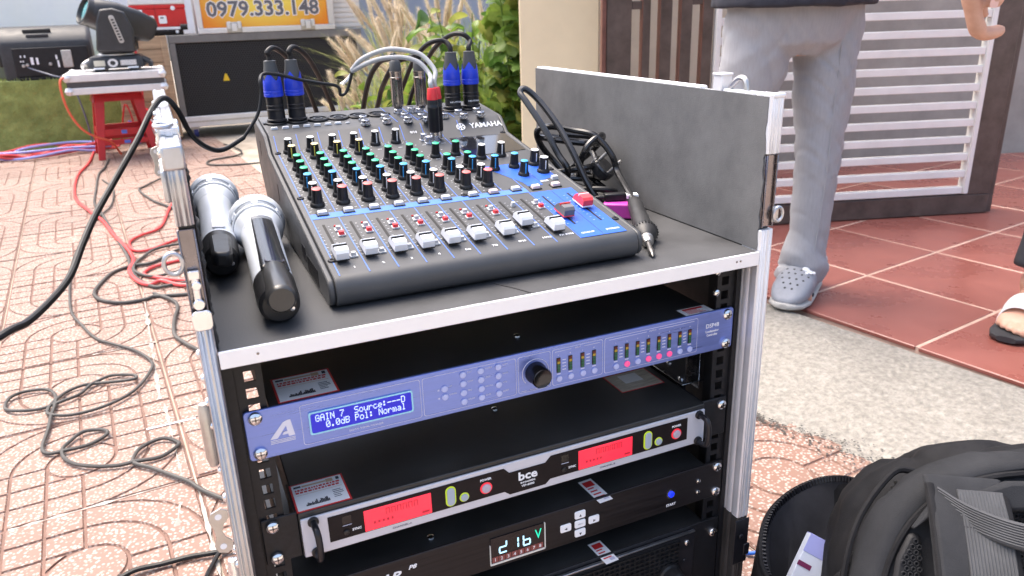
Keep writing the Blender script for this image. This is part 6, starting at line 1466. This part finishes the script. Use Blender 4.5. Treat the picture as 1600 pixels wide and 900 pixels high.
# near arm reaching towards the rack, far arm hanging
sh2 = Vector((2.06, .33, .80)); el2 = Vector((1.74, .27, .64)); wr2 = Vector((1.36, .315, .415))
body.append(limb([sh2, (sh2+el2)/2, el2, (el2+wr2)/2, wr2], [.055, .047, .040, .038, .027]))
F1 = [(1.193, .33, .330), (1.204, .33, .295), (1.220, .33, .262), (1.234, .33, .241), (1.245, .33, .232), (1.262, .328, .231), (1.278, .327, .233), (1.293, .326, .236)]
F2 = [(1.225, .345, .335), (1.245, .35, .295), (1.262, .35, .270), (1.268, .345, .255)]
TH = [(1.268, .31, .362), (1.246, .31, .310), (1.238, .31, .285), (1.236, .31, .272)]
body.append(limb([wr2, (wr2+Vector(F1[0]))/2+Vector((.02, 0, .01)), Vector(F1[0])+Vector((.025, .0, .012)), Vector(F1[1])+Vector((.02, 0, .016))], [.027, .034, .036, .030], 14))
body.append(limb(F1, [.0165, .0150, .0132, .0140, .0120, .0122, .0112, .0085], 12, 3))
body.append(limb(F2, [.013, .0120, .0110, .009], 12)); body.append(limb([Vector(p)+Vector((.012, .022, .006)) for p in F2], [.0125, .0115, .0105, .008], 12)); body.append(limb([Vector(p)+Vector((.022, .042, .016)) for p in F2], [.011, .0105, .0095, .0075], 12))
body.append(limb(TH, [.019, .0165, .0140, .0100], 12))
sh3 = Vector((2.2, .70, .83)); el3 = sh3+Vector((.04, .06, -.3)); wr3 = el3+Vector((-.06, .0, -.26))
body.append(limb([sh3, (sh3+el3)/2, el3, (el3+wr3)/2, wr3], [.055, .047, .040, .038, .027])); body += hand(wr3, (-.1, 0, -1), (-1, 0, 0))
link('body', remesh(rel(body, p2l), .0042, 3, SKIN, 'body'), per)
tn = Vector(TH[-1])
part('thumb_nail', B().prism(roundrect(-.0062, .0062, -.0065, .0065, .004, 4), 0, .0009, frame(tn-p2l+Vector((-.008, -.0065, .006)), (.72, -.55, .0), (.0, .0, 1))), mat('nail', (.68, .42, .36), .3), per, .0003)
JEA = mat('dark_trouser_cloth', (.03, .032, .04), .8, var=.2, vs=20, bump=.1, bs=500)
tro = []
for hip, knee, ank in LEG2: tro.append(limb([hip+Vector((0, 0, .02)), (hip+knee)/2, knee, (knee+ank)/2+Vector((.012, 0, .02)), ank+Vector((0, 0, .05))], [.106, .094, .076, .068, .060]))
tro.append(B().loft([ell(2.16, .52, z, rx, ry, .3) for z, rx, ry in ((.26, .12, .16), (.36, .14, .185), (.46, .13, .17))]))
link('trousers', remesh(rel(tro, p2l), .009, 5, JEA, 'trousers', shf), per)
tsh = [B().loft([ell(2.16, .52, z, rx, ry, .3) for z, rx, ry in ((.34, .15, .2), (.5, .135, .175), (.66, .14, .185), (.80, .14, .205), (.88, .105, .165), (.915, .065, .08))]), limb([sh2, (sh2*.45+el2*.55)], [.08, .07]), limb([sh3, (sh3*.45+el3*.55)], [.08, .07])]
link('shirt', remesh(rel(tsh, p2l), .009, 5, mat('plain_grey_shirt', (.2, .2, .22), .8, var=.1, vs=20), 'shirt', shf), per)
link('hair', remesh(rel(hair(hc2, f2), p2l), .008, 2, HAIR, 'hair'), per)
SOLE = mat('black_sandal_sole', (.025, .026, .03), .6, var=.2, vs=30); STW = mat('white_sandal_strap', (.74, .75, .76), .45)
for base in (heel, heel-s2*.02+Vector((.10, -.26, 0))):
    b0 = base-p2l
    def sr(t, w_, z0, z1): return [tuple(b0+foo*t+fs_*(w_*math.copysign(abs(math.cos(a))**.6, math.cos(a)))+Vector((0, 0, -.018+z0+(z1-z0)*(.5+.5*math.copysign(abs(math.sin(a))**.5, math.sin(a)))))) for a in [2*math.pi*i/22 for i in range(22)]]
    so = part('sandal', B().loft([sr(*q) for q in ((-.02, .02, .0, .022), (-.008, .036, 0, .022), (.08, .039, 0, .022), (.15, .05, 0, .02), (.21, .052, 0, .02), (.25, .042, .003, .021), (.268, .022, .006, .021))]), SOLE, per)
    vs_ = []; nA = 14
    for t, k in ((.105, 1.0), (.125, 1.0), (.165, .95), (.178, .95)):
        for i in range(nA+1):
            a = math.pi*i/nA; hz = .076 if t < .13 else .058
            vs_.append(tuple(b0+foo*t+fs_*(.05*k*math.cos(a))+Vector((0, 0, .0+hz*math.sin(a)**.8))))
    st_o = part('strap', B().add(vs_, [(j*(nA+1)+i, j*(nA+1)+i+1, (j+1)*(nA+1)+i+1, (j+1)*(nA+1)+i) for j in range(3) for i in range(nA)]), STW, so, smooth=60)
    st_o.modifiers.new('solid', 'SOLIDIFY').thickness = .004
# ================================================================== BACKPACK
BAGA = mat('black_pack_nylon', (.0045, .0045, .006), .75, var=.3, vs=30, bump=.4, bs=900, spec=.25); BAGB = mat('dark_grey_pack_cloth', (.018, .019, .022), .8, var=.2, vs=24, bump=.4, bs=900, spec=.25)
BAGI = mat('pocket_lining', (.010, .010, .014), .8, var=.3, vs=30, bump=.2, bs=200); WEB = mat('grey_webbing', (.050, .052, .057), .8, var=.15, vs=40); MSH = mat('black_air_mesh', (.006, .006, .008), .7, var=.2, vs=60)
bl = Vector((.578, -.435, G0+.0955))
bag = thing('backpack', 'black and grey backpack leaning back on the pavement with its pocket unzipped', 'backpack', bl)
bag.rotation_euler = Euler((-.5447, 0, -.6092)); bag.scale = (1, 1, 1.035)
def tomb(hw, h, n=30, y=0., z0=.0, wob=0.):
    out = []
    for k in range(n):
        a = 2*math.pi*k/n; c, s = math.cos(a), math.sin(a)
        out.append((hw*math.copysign(abs(c)**.62, c), y+wob*math.sin(3*a), z0+h*.5+h*.5*math.copysign(abs(s)**(.72 if s > 0 else .3), s)))
    return out
body_r = [tomb(.165, .375, y=.0, z0=.02, n=40), tomb(.196, .408, y=.008, z0=.006, n=40), tomb(.214, .428, y=.03, n=40), tomb(.228, .447, y=.07, wob=.004, n=40), tomb(.226, .446, y=.115, wob=.006, n=40), tomb(.202, .418, y=.155, n=40), tomb(.13, .33, y=.168, z0=.01, n=40)]
link('shell', remesh([B().loft(body_r)], .007, 4, BAGA, 'shell', lambda c: .009*mnoise.noise(c*8)+.004*mnoise.noise(c*22)-.007*max(0, 1-abs(mnoise.noise(Vector((c.x*7+c.z*5, c.y*12, c.z*9))))*6)+.003*mnoise.noise(Vector((c.x*10, c.y*60, c.z*10)))), bag)
# grey gusset band over the near edge, with piping
gb = B()
def gr_(hw, h, y, k): return [(x, yy+.003*mnoise.noise(Vector((x*14, k, z*14))), z+.004*mnoise.noise(Vector((x*11+5, k*3, z*11)))-.006*max(0, 1-abs(mnoise.noise(Vector((x*9+2, k*2, z*9))))*5)*min(1, k*2)) for x, yy, z in tomb(hw, h, y=y, n=90)]
gb.loft([gr_(.204, .414, -.006, 0), gr_(.213, .424, .004, .3), gr_(.218, .430, .013, .7), gr_(.2215, .434, .021, 1.)], True, False)
o = part('gusset', gb, BAGB, bag, smooth=70); o.modifiers.new('solid', 'SOLIDIFY').thickness = .004
part('piping', B().tube(tomb(.203, .413, y=-.008, n=60), .0030, 7, 2, True), BAGA, bag)
part('back_panel', B().add([(x, -.006, z) for x, y, z in tomb(.201, .410, n=60)], [tuple(range(59, -1, -1))]), BAGB, bag)
PF = lambda y: frame((0, y, 0), (1, 0, 0), (0, 0, 1))
def meshpad(poly, x0, x1, z0, z1, inside):
    base = part('mesh_pad', B().prism(poly, 0, .007, PF(-.0062)), MSH, bag, .004)
    b = B(); hx = .0054; j = 0; z = z0
    while z < z1:
        x = x0+(hx/2 if j % 2 else 0)
        while x < x1:
            if inside(x, z): b.lathe([(.0026, .0), (.0024, .0016), (.0017, .0018), (.0015, .0)], 6, frame((x, -.0134, z), (1, 0, 0), (0, 0, 1)), R(30))
            x += hx
        z += .0047; j += 1
    o = part('mesh_net', b, BAGB, base); o['kind'] = 'stuff'
meshpad([(-.186, .10), (-.162, .10), (-.162, .352), (-.172, .352), (-.183, .33), (-.190, .29)], -.186, -.163, .20, .35, lambda x, z: x > -.187+max(0, z-.30)*.32)
meshpad([(-.088, .10), (-.02, .10), (-.02, .402), (-.055, .402), (-.088, .396)], -.086, -.02, .20, .398, lambda x, z: True)
meshpad([(.09, .10), (.18, .10), (.18, .33), (.13, .38), (.09, .392)], .092, .17, .2, .37, lambda x, z: x < .185-max(0, z-.3)*.8)
for sx, x0 in ((-1, -.126), (1, .06)):
    vs = []; N = 18
    yy = lambda t: -.010-.048*math.sin(math.pi*min(1, t*1.05))**.8
    for k in range(N+1):
        t = k/N; z = .404-.366*t; xc = x0+sx*.012*t; w_ = .034; th = .010*min(1, .25+t*7); y = yy(t)
        vs.append([(xc-w_, y, z), (xc-w_+.004, y-th, z), (xc+w_-.004, y-th, z), (xc+w_, y, z), (xc+w_-.004, y+th*.6, z), (xc-w_+.004, y+th*.6, z)])
    st_ = part('shoulder_strap', B().loft(vs), BAGB, bag, .002, 50)
    for ex in (-.030, .030): part('strap_binding', B().tube([(x0+sx*.012*k/N+ex, yy(k/N)-.0085, .396-.36*k/N) for k in range(N+1)], .0042, 7, 1, flat=.6), BAGA, st_)
    xo = .010 if sx < 0 else -.006
    vs = [[(x0+sx*.012*k/N+xo+dx, yy(k/N)+dy, .393-.36*k/N) for dx, dy in ((-.0185, -.0085), (-.0185, -.0145), (.0185, -.0145), (.0185, -.0085))] for k in range(N+1)]
    wb = part('webbing', B().loft(vs), WEB, st_)
    b = B()
    for q in range(14): b.tube([(x0+sx*.012*k/N+xo-.0175+.0027*q, yy(k/N)-.0147, .392-.36*k/N) for k in range(N+1)], .00085, 4, 1)
    o = part('webbing_ribs', b, WEB, st_); o['kind'] = 'stuff'
part('yoke_panel', B().prism([(-.172, .355), (-.15, .372), (-.02, .384), (.09, .378), (.09, .398), (.0, .409), (-.09, .403), (-.155, .378)], 0, .016, PF(-.0085)), BAGB, bag, .004)
hp = [(-.150, -.016, .384), (-.128, -.032, .370), (-.095, -.048, .360), (-.060, -.054, .360), (-.02, -.046, .372), (.01, -.018, .392)]
HS = smoothline(hp, 6)
o = part('carry_handle', B().loft([[p+Vector((0, -.0015, .011)), p+Vector((0, -.006, .010)), p+Vector((0, -.009, -.010)), p+Vector((0, -.004, -.012))] for p in HS]), WEB, bag, .001, 50)
b = B()
for q in range(9): b.tube([p+Vector((0, -.0068-.0003*q, .0085-.0021*q)) for p in HS], .0008, 4, 1)
b = part('handle_ribs', b, WEB, o); b['kind'] = 'stuff'
part('seam_tab', B().box(-.2215, -.206, -.006, .010, .300, .3015), WEB, bag)
# unzipped pocket hanging open at the flank
rim = [(-.165, .035, .392), (-.195, .030, .345), (-.225, .035, .300), (-.262, .060, .278), (-.282, .105, .290), (-.279, .150, .322), (-.262, .185, .350), (-.230, .205, .374), (-.195, .200, .388), (-.165, .175, .386), (-.13, .13, .36)]
RS = smoothline(rim, 5); nR = len(RS); vs = []; cc = Vector((-.19, .12, .0)); LV = ((0, 1.), (.012, 1.03), (.05, 1.08), (.11, 1.06), (.18, .96), (.24, .8))
for dz, kr in LV:
    for p in RS:
        q = Vector((cc.x+(p.x-cc.x)*kr, cc.y+(p.y-cc.y)*kr, p.z-dz)); q += Vector((1, 1, .4))*.008*mnoise.noise(q*28)*(dz > .02); vs.append(tuple(q))
pk = part('pocket', B().add(vs, [(l*nR+i, (l+1)*nR+i, (l+1)*nR+i+1, l*nR+i+1) for l in range(len(LV)-1) for i in range(nR-1)]), BAGA, bag, smooth=70)
sd1 = pk.modifiers.new('solid', 'SOLIDIFY'); sd1.thickness = .006; sd1.offset = 0
vs2 = []
for dz, kr in ((.003, .95), (.04, .93), (.09, .90), (.16, .84)):
    for p in RS:
        q = Vector((cc.x+(p.x-cc.x)*kr, cc.y+(p.y-cc.y)*kr, p.z-dz)); q += Vector((1, 1, .5))*.016*mnoise.noise(q*38+Vector((3, 1, 0)))*(dz > .01); vs2.append(tuple(q))
part('pocket_lining', B().add(vs2, [(l*nR+i, l*nR+i+1, (l+1)*nR+i+1, (l+1)*nR+i) for l in range(3) for i in range(nR-1)]), BAGI, bag, smooth=70)
zb = B()
for i in range(0, nR-1):
    for h in (0, .5):
        p = RS[i].lerp(RS[i+1], h); d = (RS[i+1]-RS[i]).normalized(); M = frame(p, d, Vector((p.x-cc.x, p.y-cc.y, 0)))
        zb.box(-.0010, .0010, -.0055, -.001, -.0025, .0035, M)
o = part('zip_teeth', zb, BLKG, bag); o['kind'] = 'stuff'
part('zip_tape', B().tube([p+Vector((0, 0, .001)) for p in RS], .0034, 7, 1), BAGA, bag)
zf = [(-.150, .040, .405), (-.172, .034, .402), (-.205, .024, .36), (-.222, .016, .31), (-.228, .014, .24)]
part('zip_tape', B().tube(zf, .0032, 7, 5), BAGA, bag)
bgM = T(*bl) @ Euler((-.5447, 0, -.6092)).to_matrix().to_4x4() @ Matrix.Diagonal((1, 1, 1.035, 1))
BXW = mat('white_card', (.62, .66, .76), .5, var=.04, vs=20); BXL = mat('lilac_card', (.36, .38, .72), .5)
bM_ = bgM @ frame((-.246, .135, .262), (.90, .10, -.42), (-.10, .98, 0.))
bx = thing('small_box', 'white and lilac cardboard box poking out of the open backpack pocket', 'box', bM_.translation); bx.rotation_euler = bM_.to_quaternion().to_euler(); bx.scale = (.78, .78, .9)
part('carton', B().box(-.021, .021, -.010, .010, -.04, .080), BXW, bx, .0008)
part('end_flap', B().box(-.0205, .0205, -.0096, .0096, .0802, .0812).box(-.0214, .0214, -.0106, -.0101, .058, .080), BXL, bx, .0003)
part('print_band', B().box(-.0213, -.002, -.0107, -.01015, .040, .046), mat('plum_print', (.16, .02, .08), .5), bx)
b = B()
for k in range(6): b.box(-.010, -.003+.003*(k % 3 == 0), -.0107, -.01015, -.01+.0065*k, -.0055+.0065*k)
part('print_marks', b, mat('blue_print', (.15, .17, .5), .5), bx)
# small repeated marks that nobody could pick apart singly stay joined as one part each
for o in bpy.data.objects:
    if o.parent and o.name.split('.')[0] in ('sticker_print', 'panel_print', 'cheek_vent', 'vent_holes', 'rim_ribs', 'grip_ribs', 'badge_marks', 'display_digits', 'display_text', 'bare_strands', 'print_marks', 'grille') and o.type == 'MESH' and len(o.data.polygons) > 11:
        o['kind'] = 'stuff'
